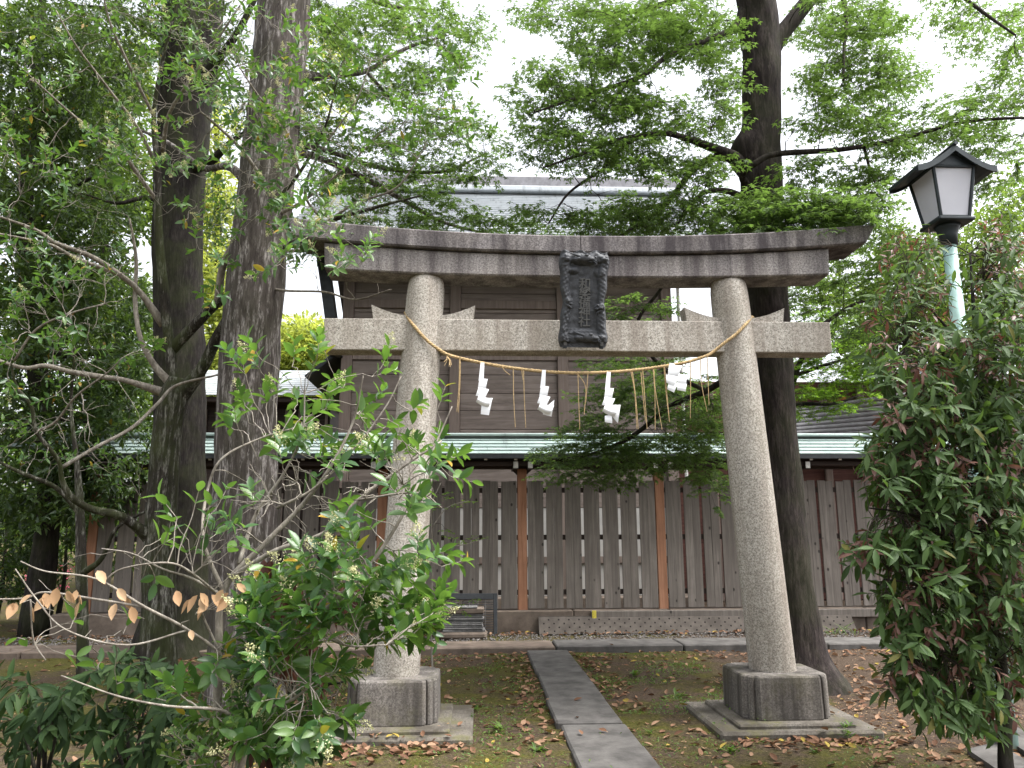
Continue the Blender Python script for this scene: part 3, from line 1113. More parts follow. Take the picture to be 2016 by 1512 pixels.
eZ, rZ = A(1000, 468, eY).z, A(1000, 384, rY).z
hx0, hx1 = HXs[0] - 1.15, HXs[-1] + 1.15
nc = 21
sa = math.atan2(rZ - eZ, rY - eY)
for c in range(nc):
    t = (c + .5) / nc
    y, z = eY + (rY - eY) * t, eZ + (rZ - eZ) * t
    hl = (math.hypot(rY - eY, rZ - eZ) / nc) * .55
    Mx = Matrix.Translation((0, y, z)) @ Matrix.Rotation(sa - .19, 4, 'X')
    sweep = .10 * (1 - t) ** 2
    obj('roof_course', MB().box(hx0, hx1, -hl, hl, -.026, .026, .004, Mx), M['hall_roof'], hall)
obj('roof_deck', MB().prism([(eY + .05, eZ - .16), (eY - .02, eZ - .03), (rY, rZ - .03), (2 * rY - eY, eZ - .03), (2 * rY - eY, eZ - .16), (rY, rZ - .2)], hx0 + .03, hx1 - .03,
                            Matrix(((0, 0, 1, 0), (1, 0, 0, 0), (0, 1, 0, 0), (0, 0, 0, 1)))), M['beam'], hall)
obj('ridge', MB().box(hx0 - .1, hx1 + .1, rY - .22, rY + .22, rZ + .12, rZ + .42, .03), M['tile'], hall)
obj('ridge_base', MB().box(hx0, hx1, rY - .34, rY + .34, rZ - .02, rZ + .11, .02), M['hall_roof'], hall)
obj('eave_board', MB().box(hx0, hx1, eY + .02, eY + .10, eZ - .24, eZ - .05, .01), M['beam'], hall)
for k in range(22):
    x = hx0 + .15 + k * (hx1 - hx0 - .3) / 21
    Mx = Matrix.Translation((x, eY + .1, eZ - .19)) @ Matrix.Rotation(sa * .8, 4, 'X')
    obj('rafter', MB().box(-.045, .045, 0, 1.7, -.05, .05, .006, Mx), M['beam'], hall)
# drooping screen board and little pent roof on the hall's left flank
p = [A(624, 505, HY - .3), A(632, 560, HY - .3), A(641, 628, HY - .3), A(650, 700, HY - .3)]
c = catmull([tuple(q) for q in p], 6)
rings = [[(q[0], HY - .4, q[2]), (q[0] + .22, HY - .4, q[2]), (q[0] + .22, HY - .1, q[2]), (q[0], HY - .1, q[2])][::-1] for q in c]
obj('flank_board', MB().loft(rings), M['dark_iron'], hall)
p0, p1 = A(640, 722, HY), A(676, 693, HY)
Mx = Matrix.Translation((p1.x, HY, p1.z)) @ Matrix.Rotation(-math.atan2(p1.z - p0.z, p1.x - p0.x), 4, 'Y')
obj('pent_roof', MB().box(-.9, .1, -.3, 3.5, -.04, .04, .01, Mx), M['dark_iron'], hall)
obj('downpipe', MB().tube([(HXs[-1] + .26, HY - .1, .3), (HXs[-1] + .26, HY - .1, 7.3)], .035, 10), M['white_end'], hall)

# ------------------------------------------------------------------ far hall on the left, seen past the corner
fl = thing('side_hall', 'distant low hall with pale ribbed roof left of the shrine hall', 'building', (-5, 21, 0))
q0, q1 = A(540, 778, 20.0), A(652, 778, 20.0)
top = A(600, 730, 22.0)
n = 12
for c_ in range(n):
    t = (c_ + .5) / n
    y, z = 20 + 2 * t, q0.z + (top.z - q0.z) * t
    Mx = Matrix.Translation((0, y, z)) @ Matrix.Rotation(math.atan2(top.z - q0.z, 2) - .08, 4, 'X')
    obj('roof_course', MB().box(q0.x - 3, q1.x, -.11, .11, -.012, .012, .003, Mx), M['hall_roof'], fl)
obj('roof_deck', MB().box(q0.x - 3, q1.x, 20.05, 22.0, q0.z - .18, q0.z - .03, .02), M['beam'], fl)
obj('wall', MB().box(q0.x - 2.8, q1.x - .1, 20.5, 22.5, 0, q0.z - .15, .02), M['beam'], fl)
for k in range(12):
    xx = q0.x - 2.6 + k * .35
    obj('lattice_bar', MB().box(xx, xx + .06, 20.42, 20.49, 1.0, q0.z - .3, .004), M['hall_post'], fl)

# ------------------------------------------------------------------ vermilion building on the right
vb = thing('vermilion_hall', 'vermilion shrine building with grey tiled roof half hidden behind leaves', 'building', (8, 18, 0))
VY = 16.5
a0, a1 = A(1556, 862, VY), A(1700, 862, VY)
b0, b1 = A(1556, 852, VY), A(1700, 800, VY)
# slanted row of vermilion boards under the verge, each board on its own
nb = 16
for k in range(nb):
    t0, t1 = k / nb, (k + 1) / nb
    xa, xb = a0.x + (a1.x - a0.x) * t0, a0.x + (a1.x - a0.x) * t1
    zt_ = b0.z + (b1.z - b0.z) * t0
    obj('board', MB().box(xa + .004, xb - .004, VY + .6, VY + .64, zt_ - .02, zt_ + .36, .005), M['vermilion'], vb)
# tiled slope in front, rows of tiles falling to the right
for r in range(13):
    t = r / 13
    yy = VY - .5 + .075 * r
    zz = a0.z - .45 + .085 * r
    obj('tile_row', MB().tube([(a0.x - .4, yy, zz), (a0.x + 3.6, yy + .02, zz + .62 * t)], .05, 8), M['tile'], vb)
obj('wall', MB().box(a0.x - 3.4, a0.x + 6, VY + 1.1, VY + 4, 0, A(1600, 750, VY + 1).z, .02), M['maroon'], vb)
for k in range(9):
    xx = a0.x - 3.3 + k * .9
    obj('post', MB().box(xx, xx + .16, VY + 1.0, VY + 1.095, 0, A(1600, 756, VY + 1).z, .01), M['hall_post'], vb)
g0, g1 = A(1660, 668, VY + .5), A(1790, 600, VY + .5)
Mx = Matrix.Translation(g0) @ Matrix.Rotation(-math.atan2(g1.z - g0.z, g1.x - g0.x), 4, 'Y')
obj('gable_roof', MB().box(-.6, 2.4, -.4, 5, -.07, .07, .02, Mx), M['tile'], vb)
obj('barge_board', MB().box(-.5, 2.4, -.44, -.41, -.3, -.08, .02, Mx), M['maroon'], vb)
for k in range(12):
    p = A(1336 + k * 8, 838 - (k % 4) * 2, VY + .3)
    obj('batten', MB().box(p.x - .5, p.x + .5, VY + .3, VY + .34, 2.9 + k * .11, 2.95 + k * .11, .004), M['maroon'], vb)

# ================================================================== STREET LAMP
LYf = 5.42
e_l, e_r, ap = A(1808, 333, LYf), A(1963, 326, LYf), A(1889, 284, LYf)
ez = (e_l.z + e_r.z) / 2
bk = G(1766, 376, ez)
depth_r = max(.4, min(1.0, bk.y - LYf))
lcx, lcy = (e_l.x + e_r.x) / 2, LYf + depth_r / 2
lamp = thing('street_lamp', 'street lamp with dark gabled roof, milky panes and pale green pole', 'street lamp', (lcx, lcy, 0))
hw = (e_r.x - e_l.x) / 2
rise_ = ap.z - ez
nseg = 8


def lamp_roof_prof(th):
    top, bot = [], []
    for i in range(-nseg, nseg + 1):
        s = i / nseg
        z = ez + rise_ * (1 - abs(s)) ** 1.35 + .02 * abs(s) ** 3
        top.append((lcx + hw * s, z))
        bot.append((lcx + hw * s, z - th))
    return top, bot


top, bot = lamp_roof_prof(.028)
for nm, y0, y1, th in (('roof', LYf + .015, LYf + depth_r - .015, .028), ('barge_board', LYf, LYf + .014, .05), ('barge_board', LYf + depth_r - .014, LYf + depth_r, .05)):
    tp, bt = lamp_roof_prof(th)
    b = MB()
    for i in range(len(tp) - 1):
        v = [(tp[i][0], y0, tp[i][1]), (tp[i + 1][0], y0, tp[i + 1][1]), (bt[i + 1][0], y0, bt[i + 1][1]), (bt[i][0], y0, bt[i][1])]
        v += [(x, y1, z) for x, _, z in v]
        b.add(v, [(0, 1, 2, 3), (7, 6, 5, 4), (0, 4, 5, 1), (3, 2, 6, 7), (0, 3, 7, 4), (1, 5, 6, 2)])
    obj(nm, b, M['lamp_metal'], lamp)
obj('ridge_cap', MB().tube([(lcx, LYf - .02, ap.z + .004), (lcx, LYf + depth_r + .02, ap.z + .004)], .016, 8), M['lamp_metal'], lamp)
bt_, bb_ = A(1885, 340, LYf + .12).z, A(1888, 428, LYf + .12).z
ht, hb = .165, .115
yc = lcy
cnr = [(-1, -1), (1, -1), (1, 1), (-1, 1)]
for k in range(4):
    (sx, sy), (ux, uy) = cnr[k], cnr[(k + 1) % 4]
    tpt = Vector((lcx + sx * ht, yc + sy * ht, bt_ + .02))
    bpt = Vector((lcx + sx * hb, yc + sy * hb, bb_))
    obj('corner_bar', MB().tube([bpt, tpt], .014, 6), M['lamp_metal'], lamp)
    f = .97
    q = [(lcx + sx * hb * f, yc + sy * hb * f, bb_), (lcx + ux * hb * f, yc + uy * hb * f, bb_), (lcx + ux * ht * f, yc + uy * ht * f, bt_ + .02), (lcx + sx * ht * f, yc + sy * ht * f, bt_ + .02)]
    qi = [(lcx + (x - lcx) * .97, yc + (y - yc) * .97, z) for x, y, z in q]
    obj('pane', MB().add(q + qi, [(0, 1, 2, 3), (7, 6, 5, 4), (0, 4, 5, 1), (2, 6, 7, 3), (1, 5, 6, 2), (0, 3, 7, 4)]), M['lamp_glass'], lamp)
    for zz, hh in ((bb_, hb), (bt_ + .02, ht)):
        obj('rim_bar', MB().tube([(lcx + sx * hh, yc + sy * hh, zz), (lcx + ux * hh, yc + uy * hh, zz)], .013, 6), M['lamp_metal'], lamp)
for y0 in (yc - ht - .004, yc + ht - .004):   # gable infill
    b = MB()
    v = [(lcx - ht, y0, bt_ + .02), (lcx + ht, y0, bt_ + .02), (lcx + ht * .9, y0, ez + .05), (lcx, y0, ap.z - .05), (lcx - ht * .9, y0, ez + .05)]
    v += [(x, y + .008, z) for x, y, z in v]
    b.add(v, [(0, 1, 2, 3, 4), (9, 8, 7, 6, 5), (0, 5, 6, 1), (1, 6, 7, 2), (2, 7, 8, 3), (3, 8, 9, 4), (4, 9, 5, 0)])
    obj('gable_panel', b, M['lamp_metal'], lamp)
obj('base_plate', MB().box(lcx - hb - .03, lcx + hb + .03, yc - hb - .03, yc + hb + .03, bb_ - .035, bb_ - .005, .008), M['lamp_metal'], lamp)
obj('collar', lathe(MB(), (lcx, yc, bb_ - .20), (lcx, yc, bb_ - .03), [(0, .062), (.5, .066), (.8, .085), (1, .10)], 20).mesh('collar', True), M['lamp_metal'], lamp)
obj('pole', lathe(MB(), (lcx, yc, -.05), (lcx, yc, bb_ - .19), [(0, .062), (.3, .06), (1, .05)], 20).mesh('pole', True), M['lamp_pole'], lamp)
obj('bulb', lathe(MB(), (lcx, yc, bb_), (lcx, yc, bb_ + .18), [(0, .02), (.3, .04), (.7, .05), (1, .02)], 12).mesh('bulb', True), M['paper'], lamp)

# ================================================================== LEAVES
def t_oval(w=.34, fold=.10, droop=.10, prof=(0, .62, 1, .86, .42, 0), rows=(0, .16, .42, .68, .88, 1)):
    V, Fc = [], []
    for t, p in zip(rows, prof):
        z = -droop * t * t
        if p == 0:
            V.append((0, t, z))
        else:
            V += [(-w * p * .5, t, z + fold * p), (0, t, z), (w * p * .5, t, z + fold * p)]
    n = len(rows) - 2
    Fc += [(0, 2, 1), (0, 3, 2)]
    for k in range(n - 1):
        a, b = 1 + 3 * k, 4 + 3 * k
        Fc += [(a, a + 1, b + 1), (a, b + 1, b), (a + 1, a + 2, b + 2), (a + 1, b + 2, b + 1)]
    e, a = len(V) - 1, 1 + 3 * (n - 1)
    Fc += [(a, a + 1, e), (a + 1, a + 2, e)]
    return np.array(V), np.array(Fc)


def t_maple():
    V, Fc = [(0, 0, 0)], []
    for a, L in ((-118, .45), (-62, .82), (0, 1.0), (62, .82), (118, .45)):
        r = R_(a)
        d, s = np.array([math.sin(r), math.cos(r)]), np.array([math.cos(r), -math.sin(r)])
        o = len(V)
        for l, ww, z in ((.36, .12, .015), (.36, -.12, .015), (1, 0, -.12)):
            q = d * l * L * .62 + s * ww * L
            V.append((q[0], q[1] + .30, z * L))
        Fc += [(0, o, o + 2), (0, o + 2, o + 1)]
    V[0] = (0, .30, 0)
    V += [(-.012, 0, .01), (.012, 0, .01)]
    Fc += [(0, len(V) - 2, len(V) - 1)]
    return np.array(V), np.array(Fc)


def t_rhomb(w=.5, fold=.12):
    return np.array([(0, 0, 0), (-w / 2, .5, fold), (w / 2, .5, fold), (0, 1, -.06)]), np.array([(0, 3, 1), (0, 2, 3)])


LT = {'oval': t_oval(.46, .07, .12), 'privet': t_oval(.42, .08, .16), 'lance': t_oval(.27, .05, .22, (0, .5, 1, .88, .42, 0)),
      'maple': t_maple(), 'rhomb': t_rhomb(), 'narrow': t_rhomb(.36), 'droop': t_oval(.22, .05, .35),
      'dry': t_oval(.55, .16, -.22, (0, .7, 1, .75, .3, 0)), 'blade': t_oval(.05, .01, .5)}


def unit(a):
    return a / np.maximum(np.linalg.norm(a, axis=-1, keepdims=True), 1e-9)


def frames(D, N):
    D = unit(D)
    X = unit(np.cross(D, N))
    return X, D, np.cross(X, D)


def leaf_geo(T, P, D, N, S, tint):
    V, Fc = LT[T]
    X, Y, Z = frames(D, N)
    S = S[:, None, None]
    W = P[:, None] + S * (X[:, None] * V[None, :, :1] + Y[:, None] * V[None, :, 1:2] + Z[:, None] * V[None, :, 2:3])
    Fa = Fc[None] + (np.arange(len(P)) * len(V))[:, None, None]
    return W.reshape(-1, 3), Fa.reshape(-1, 3), np.repeat(tint, len(V))


TMESH = {}


def leaf_mesh(T, mat):
    k = (T, mat)
    if k not in TMESH:
        V, Fc = LT[T]
        me = npmesh('leaf', V, Fc, True)
        me.materials.append(M[mat])
        TMESH[k] = me
    return TMESH[k]


CAMP = np.array([0, 0, CAMH])
rnd = random.uniform


def rv(a=1.0):
    return np.array([rnd(-a, a), rnd(-a, a), rnd(-a, a)])


class Plant:
    def __init__(s, name, label, cat, base, bark, twig, leaf, group=None, k=5):
        s.o = thing(name, label, cat, tuple(base), group)
        s.bark, s.twig, s.leaf, s.k = bark, twig, leaf, k
        s.np_, s.nr = np.zeros((4000, 3)), np.zeros(4000)
        s.n = 0
        s.tw = MB()
        s.L = {}                    # (template, material) -> list of (P, D, N, S)

    def node(s, p, r):
        if s.n >= len(s.np_):
            s.np_ = np.vstack([s.np_, np.zeros_like(s.np_)])
            s.nr = np.concatenate([s.nr, np.zeros_like(s.nr)])
        s.np_[s.n], s.nr[s.n] = p, r
        s.n += 1

    def limb(s, pts, part='limb', k=10, per=6, rough=.08, nodes=True, mat=None, bulge=None):
        """pts: (px, py, Y, width in photo pixels) or (Vector, radius)"""
        q = []
        for p in pts:
            if len(p) == 4:
                v = A(p[0], p[1], p[2])
                q.append((*v, WR(p[3], p[0], p[1], p[2]) / 2))
            else:
                q.append((*p[0], p[1]))
        c = catmull(q, per)
        b = MB()
        b.tube([Vector(x[:3]) for x in c], [max(.0015, x[3]) for x in c], k)
        if rough:
            v2 = []
            for i, v in enumerate(b.v):
                row = min(i // k, len(c) - 1)
                cc, r = Vector(c[row][:3]), c[row][3]
                d = Vector(v) - cc
                f = 1 + rough * (noise.noise(Vector((d.x / max(r, .01) * 1.4, d.y / max(r, .01) * 1.4, v[2] * 2.2))) + .6 * noise.noise(Vector((d.x / max(r, .01) * 3.5, d.y / max(r, .01) * 3.5, v[2] * 4))))
                if bulge:
                    for bc, br, bh in bulge:
                        dd = (Vector(v) - bc).length / br
                        if dd < 1:
                            f += bh * (1 - dd * dd)
                v2.append(tuple(cc + d * f))
            b.v = v2
        obj(part, b.mesh(part, True), M[mat or s.bark], s.o)
        if nodes:
            for x in c[1 if part == 'limb' else 0:]:
                s.node(x[:3], x[3])
        return c

    def leaf_add(s, T, mat, P, D, N, S):
        s.L.setdefault((T, mat), []).append((P, D, N, S))

    def grow(s, targets, kind, rmax=.012, rtip=.0018, up=.12, wig=.06, **kw):
        """join each target to the nearest wood with a curved twig and end it in a spray"""
        T = np.array(targets)
        d0 = np.array([np.min(np.linalg.norm(s.np_[:s.n] - t, axis=1)) for t in T])
        for i in np.argsort(d0):
            t = T[i]
            dd = np.linalg.norm(s.np_[:s.n] - t, axis=1)
            j = int(np.argmin(dd + .25 * (s.nr[:s.n] < .003)))
            p0, r0, L = s.np_[j].copy(), s.nr[j], dd[j]
            n = max(3, min(9, int(L / .10) + 2))
            r1 = max(rtip, min(r0 * .75, rmax, .003 + .009 * L))
            side = rv(1) * wig * L
            pts, rad = [], []
            for k in range(n + 1):
                u = k / n
                p = p0 * (1 - u) + t * u + side * math.sin(u * math.pi) + np.array([0, 0, up * L * math.sin(u * math.pi)]) + (rv(.018) * min(1, L * 3) if 0 < k < n else 0)
                pts.append(p)
                rad.append(r1 + (rtip - r1) * u)
            s.tw.tube([Vector(p) for p in pts], rad, 4 if r1 < .006 else 5, False)
            for p, r in zip(pts[1:], rad[1:]):
                s.node(p, r)
            dr = unit(pts[-1] - pts[-2])
            getattr(s, 'sp_' + kind)(pts[-1], dr, **kw)

    # ---- sprays
    def sp_maple(s, p, d, size=.075, n=4, mat=None, T='maple', reach=.26):
        h = unit(np.array([d[0], d[1], d[2] * .3]) + rv(.25))
        for k in range(n):
            a = (k - (n - 1) / 2) * rnd(.5, .8) + rnd(-.25, .25)
            ca, sa = math.cos(a), math.sin(a)
            q = np.array([h[0] * ca - h[1] * sa, h[0] * sa + h[1] * ca, h[2] * .5 + rnd(-.22, .18)])
            L = reach * rnd(.5, 1.15)
            m = max(2, int(L / .055))
            pp = [p]
            for i in range(1, m + 1):
                u = i / m
                x = p + q * L * u + np.array([0, 0, -.10 * L * u * u]) + rv(.006)
                pp.append(x)
                for sg in (-1, 1):
                    if rnd(0, 1) < .12:
                        continue
                    sv_ = np.cross(q, [0, 0, 1]) * sg
                    ld = unit(q * .6 + sv_ * .9 + np.array([0, 0, -.25]) + rv(.35))
                    s.leaf_add(T, mat or s.leaf, x, ld, unit(np.array([0, 0, 1.0]) + rv(.5)), size * rnd(.7, 1.2))
            s.tw.tube([Vector(x) for x in pp], [.0016] * len(pp), 3, False)

    def sp_ever(s, p, d, size=.085, n=12, mat=None, T='narrow', reach=.22):
        q = unit(d + np.array([0, 0, .15]) + rv(.5))
        for i in range(n):
            x = p + q * reach * (i / n) + rv(.07)
            ld = unit(q * .5 + rv(1.0))
            s.leaf_add(T, mat or s.leaf, x, ld, unit(np.array([0, -.2, .9]) + rv(.7)), size * rnd(.65, 1.25))

    def sp_far(s, p, d, size=.2, n=26, mat=None, T='rhomb', reach=.5):
        for i in range(n):
            v = unit(rv(1)) * reach * rnd(.2, 1) ** .6 * np.array([1, 1, .6])
            s.leaf_add(T, mat or s.leaf, p + v, unit(v + rv(.4)), unit(np.array([0, -.1, 1.0]) + rv(.6)), size * rnd(.6, 1.3))

    def sp_privet(s, p, d, size=.085, pairs=4, flower=0.0, mat=None, T='privet', ln=.15):
        q = unit(d * .8 + np.array([0, 0, .45]) + rv(.3))
        pp = [p]
        a0 = rnd(0, 3.14)
        ax = unit(np.cross(q, [.3, .2, 1]))
        ay = np.cross(q, ax)
        for i in range(1, pairs + 1):
            u = i / pairs
            x = p + q * ln * u + rv(.004)
            pp.append(x)
            a = a0 + i * 1.4
            for sg in (0, math.pi):
                if rnd(0, 1) < .1:
                    continue
                sd_ = ax * math.cos(a + sg) + ay * math.sin(a + sg)
                ld = unit(q * (.45 + .5 * u) + sd_ + np.array([0, 0, .05]) + rv(.22))
                s.leaf_add(T, mat or s.leaf, x, ld, unit(q * .8 + np.array([0, 0, .7]) + rv(.25)), size * rnd(.65, 1.1) * (1.1 - .3 * u))
        s.tw.tube([Vector(x) for x in pp], [.0022] * len(pp), 4, False)
        if rnd(0, 1) < flower:
            e = pp[-1]
            for i in range(85):
                u = rnd(0, 1)
                v = unit(rv(1)) * .033 * (1.1 - u)
                s.leaf_add('rhomb', 'flower_cream', e + q * (.01 + .085 * u) + v, unit(v + rv(.5)), unit(rv(1)), rnd(.008, .0135))

    def sp_whorl(s, p, d, size=.11, n=8, mat=None, T='lance', droop=.5, red=0.0, spread=1.0, redmat='lf_red'):
        q = unit(d + np.array([0, -.15, .5]) + rv(.35))
        ax = unit(np.cross(q, [.3, .2, 1]))
        ay = np.cross(q, ax)
        mm = mat or s.leaf
        if rnd(0, 1) < red:
            mm = redmat
            n = max(4, n - 1)
        a0 = rnd(0, 6)
        for i in range(n):
            a = a0 + i * 2.4
            sd_ = (ax * math.cos(a) + ay * math.sin(a)) * spread
            ld = unit(q * rnd(.1, .55) + sd_ + np.array([0, 0, -droop]) + rv(.2))
            s.leaf_add(T, mm, p - q * .02 * rnd(0, 2.2), ld, unit(q + np.array([0, -.3, .6]) + rv(.3)), size * rnd(.65, 1.15))

    def sp_shoot(s, p, d, size=.11, n=9, mat=None, T='lance', droop=.35, red=0.0, ln=.13, redmat='lf_red'):
        """leafy shoot: leaves up the twig, larger below, closing to a tuft"""
        q = unit(d + np.array([0, -.2, .25]) + rv(.45))
        ax = unit(np.cross(q, [.3, .2, 1]))
        ay = np.cross(q, ax)
        mm, k = mat or s.leaf, 1.0
        if rnd(0, 1) < red:
            mm, k, n = redmat, rnd(.55, .8), n - 2
        a0 = rnd(0, 6)
        pp = [p - q * .01]
        for i in range(n):
            u = i / n
            a = a0 + i * 2.4 + rnd(-.5, .5)
            x = p + q * ln * k * u - np.array([0, 0, .03 * u * u])
            pp.append(x)
            sd_ = ax * math.cos(a) + ay * math.sin(a)
            ld = unit(q * rnd(.3, 1.0) + sd_ + np.array([0, 0, -droop * rnd(.3, 1.8)]) + rv(.35))
            s.leaf_add(T, mm, x, ld, unit(q * .5 + np.array([0, -.35, .75]) + rv(.5)), size * k * rnd(.5, 1.2))
        s.tw.tube([Vector(x) for x in pp], [.0018] * len(pp), 3, False)

    # ---- finish
    def finish(s, single=0, part='crown', twigs='twigs'):
        if s.tw.v:
            obj(twigs, s.tw.mesh(twigs, True), M[s.twig], s.o, kind='stuff')
        allL = []
        for key, lst in s.L.items():
            for it in lst:
                allL.append((key, it))
        pick = set()
        if single:
            def ok(i):
                key, it = allL[i]
                if key[1].startswith('flower'):
                    return 0
                v = CR.T @ (it[0] - CAMP)
                if v[2] > -.3:
                    return 0
                px, py = 1008 - F * v[0] / v[2], 756 + F * v[1] / v[2]
                if not (0 < px < 2016 and 0 < py < 1512):
                    return 0
                return it[3] / -v[2]
            sc = np.array([ok(i) for i in range(len(allL))])
            od = np.argsort(-sc)[:single]
            pick = set(int(i) for i in od if sc[i] > 0)
        for i in sorted(pick):
            (T, mat), (P, D, N, S) = allL[i]
            X, Y, Z = frames(np.array(D)[None], np.array(N)[None])
            Mx = Matrix(((X[0][0], Y[0][0], Z[0][0], P[0]), (X[0][1], Y[0][1], Z[0][1], P[1]), (X[0][2], Y[0][2], Z[0][2], P[2]), (0, 0, 0, 1)))
            o = obj('leaf', leaf_mesh(T, mat), None, s.o)
            o.matrix_basis = Mx @ Matrix.Scale(S, 4)
        rest = {}
        for i, (key, it) in enumerate(allL):
            if i not in pick:
                rest.setdefault(key, []).append(it)
        bym = {}
        for (T, mat), lst in rest.items():
            P, D, N = (np.array([x[k] for x in lst]) for k in range(3))
            S = np.array([x[3] for x in lst])
            bym.setdefault(mat, []).append(leaf_geo(T, P, D, N, S, RNG.random(len(P))))
        for mat, gs in bym.items():
            o_, V, Fc, tn = 0, [], [], []
            for v, f, t in gs:
                V.append(v), Fc.append(f + o_), tn.append(t)
                o_ += len(v)
            nm = 'blossom' if mat.startswith('flower') else part
            obj(nm, npmesh(nm, np.vstack(V), np.vstack(Fc), True, np.concatenate(tn)), M[mat], s.o, kind='stuff' if (single or nm == 'blossom') else None)


def fill(els, mult=1.0):
    """(cx, cy, rx, ry, count, Y, dY) in photo pixels and metres -> points through the volume"""
    out = []
    for cx, cy, rx, ry, n, Y, dY in els:
        for _ in range(max(1, int(n * mult + .5))):
            a, r = rnd(0, 6.2832), math.sqrt(rnd(0, 1))
            out.append(np.array(A(cx + rx * r * math.cos(a), cy + ry * r * math.sin(a), Y + rnd(-dY, dY))))
    return out


def setY(els, Y, dY):
    return [e if len(e) == 7 else (*e[:5], e[5], dY) if len(e) == 6 else (*e, Y, dY) for e in els]

# ================================================================== TREES
# --- tall brown tree behind the right pillar, maple-like sprays
gb = G(1592, 1352)
t1 = Plant('maple_tree', 'tall dark-trunked maple rising behind the right torii pillar', 'tree', gb, 'bark_brown', 'twig_dark', 'lf_maple')
Y1 = gb.y
bl = A(1462, 300, Y1)
t1.limb([(Vector((gb.x + .02, gb.y, -.25)), .52), (Vector((gb.x + .01, gb.y, -.02)), .40), (1578, 1290, Y1, 106), (1562, 1200, Y1, 92), (1548, 1080, Y1, 88), (1535, 950, Y1, 84), (1524, 800, Y1, 80), (1512, 620, Y1, 78), (1501, 450, Y1, 78), (1498, 330, Y1, 78), (1499, 220, Y1, 73), (1498, 100, Y1, 74), (1488, 0, Y1, 74), (1470, -140, Y1, 66), (1455, -330, Y1, 50), (1460, -600, Y1, 26)],
        'trunk', 32, 7, .10, bulge=[(bl, .28, .55)])
for l in ([(1470, 330, Y1, 30), (1440, 308, Y1 - .15, 26), (1400, 290, Y1 - .2, 17), (1350, 272, Y1 - .3, 13), (1300, 262, Y1 - .4, 11), (1220, 275, Y1 - .5, 9), (1140, 305, Y1 - .6, 6), (1070, 330, Y1 - .7, 3)],
          [(1475, 372, Y1 - .1, 18), (1462, 345, Y1 - .25, 14), (1490, 320, Y1 - .4, 13), (1530, 303, Y1 - .4, 12), (1650, 295, Y1 - .5, 10), (1730, 282, Y1 - .6, 9), (1800, 266, Y1 - .6, 8), (1900, 240, Y1 - .7, 7), (2030, 232, Y1 - .8, 5), (2140, 240, Y1 - .8, 3)],
          [(1450, 312, Y1, 18), (1400, 312, Y1 + .1, 15), (1360, 340, Y1 + .2, 12), (1312, 400, Y1 + .3, 11), (1255, 445, Y1 + .4, 9), (1200, 475, Y1 + .5, 7), (1150, 500, Y1 + .6, 4)],
          [(1470, 392, Y1, 14), (1430, 376, Y1 - .1, 12), (1385, 380, Y1 - .2, 9), (1350, 415, Y1 - .2, 7), (1335, 440, Y1 - .2, 4)],
          [(1470, 20, Y1, 34), (1440, 60, Y1 - .1, 16), (1322, 106, Y1 - .3, 11), (1262, 150, Y1 - .4, 9), (1150, 188, Y1 - .6, 7), (1050, 222, Y1 - .8, 3)],
          [(1262, 150, Y1 - .4, 8), (1225, 175, Y1 - .4, 6), (1195, 210, Y1 - .5, 3)],
          [(1470, -10, Y1, 30), (1400, -20, Y1 + .2, 15), (1325, 2, Y1 + .3, 12), (1240, 25, Y1 + .4, 8), (1140, 20, Y1 + .5, 4)],
          [(1505, 110, Y1, 50), (1540, 65, Y1, 34), (1580, 15, Y1, 32), (1640, -60, Y1, 26), (1720, -180, Y1, 18), (1800, -300, Y1, 8)],
          [(1640, -60, Y1, 14), (1665, 20, Y1 - .2, 9), (1662, 90, Y1 - .3, 7), (1660, 160, Y1 - .4, 4)],
          [(1720, -180, Y1, 14), (1830, -60, Y1 - .6, 10), (1930, 20, Y1 - 1, 7), (2000, 70, Y1 - 1.2, 4)],
          [(1300, 262, Y1 - .4, 8), (1240, 280, Y1 - .3, 7), (1190, 330, Y1 - .2, 6), (1120, 380, Y1 - .1, 5), (1080, 440, Y1, 3)],
          [(1700, 286, Y1 - .55, 6), (1715, 340, Y1 - .5, 5), (1740, 400, Y1 - .5, 3)],
          [(1520, 740, Y1, 40), (1460, 730, Y1 + .4, 16), (1390, 770, Y1 + .9, 13), (1320, 800, Y1 + 1.3, 11), (1240, 862, Y1 + 1.6, 9), (1160, 895, Y1 + 1.7, 6), (1090, 905, Y1 + 1.8, 3)],
          [(1390, 770, Y1 + .9, 9), (1300, 720, Y1 + 1.2, 8), (1255, 640, Y1 + 1.2, 7), (1300, 570, Y1 + 1.0, 6), (1340, 500, Y1 + .8, 5)],
          [(1530, 690, Y1, 30), (1575, 690, Y1 + .6, 12), (1620, 640, Y1 + 1, 9), (1680, 600, Y1 + 1.1, 6), (1720, 590, Y1 + 1.2, 3)]):
    t1.limb(l, 'limb', 8, 6, .06)
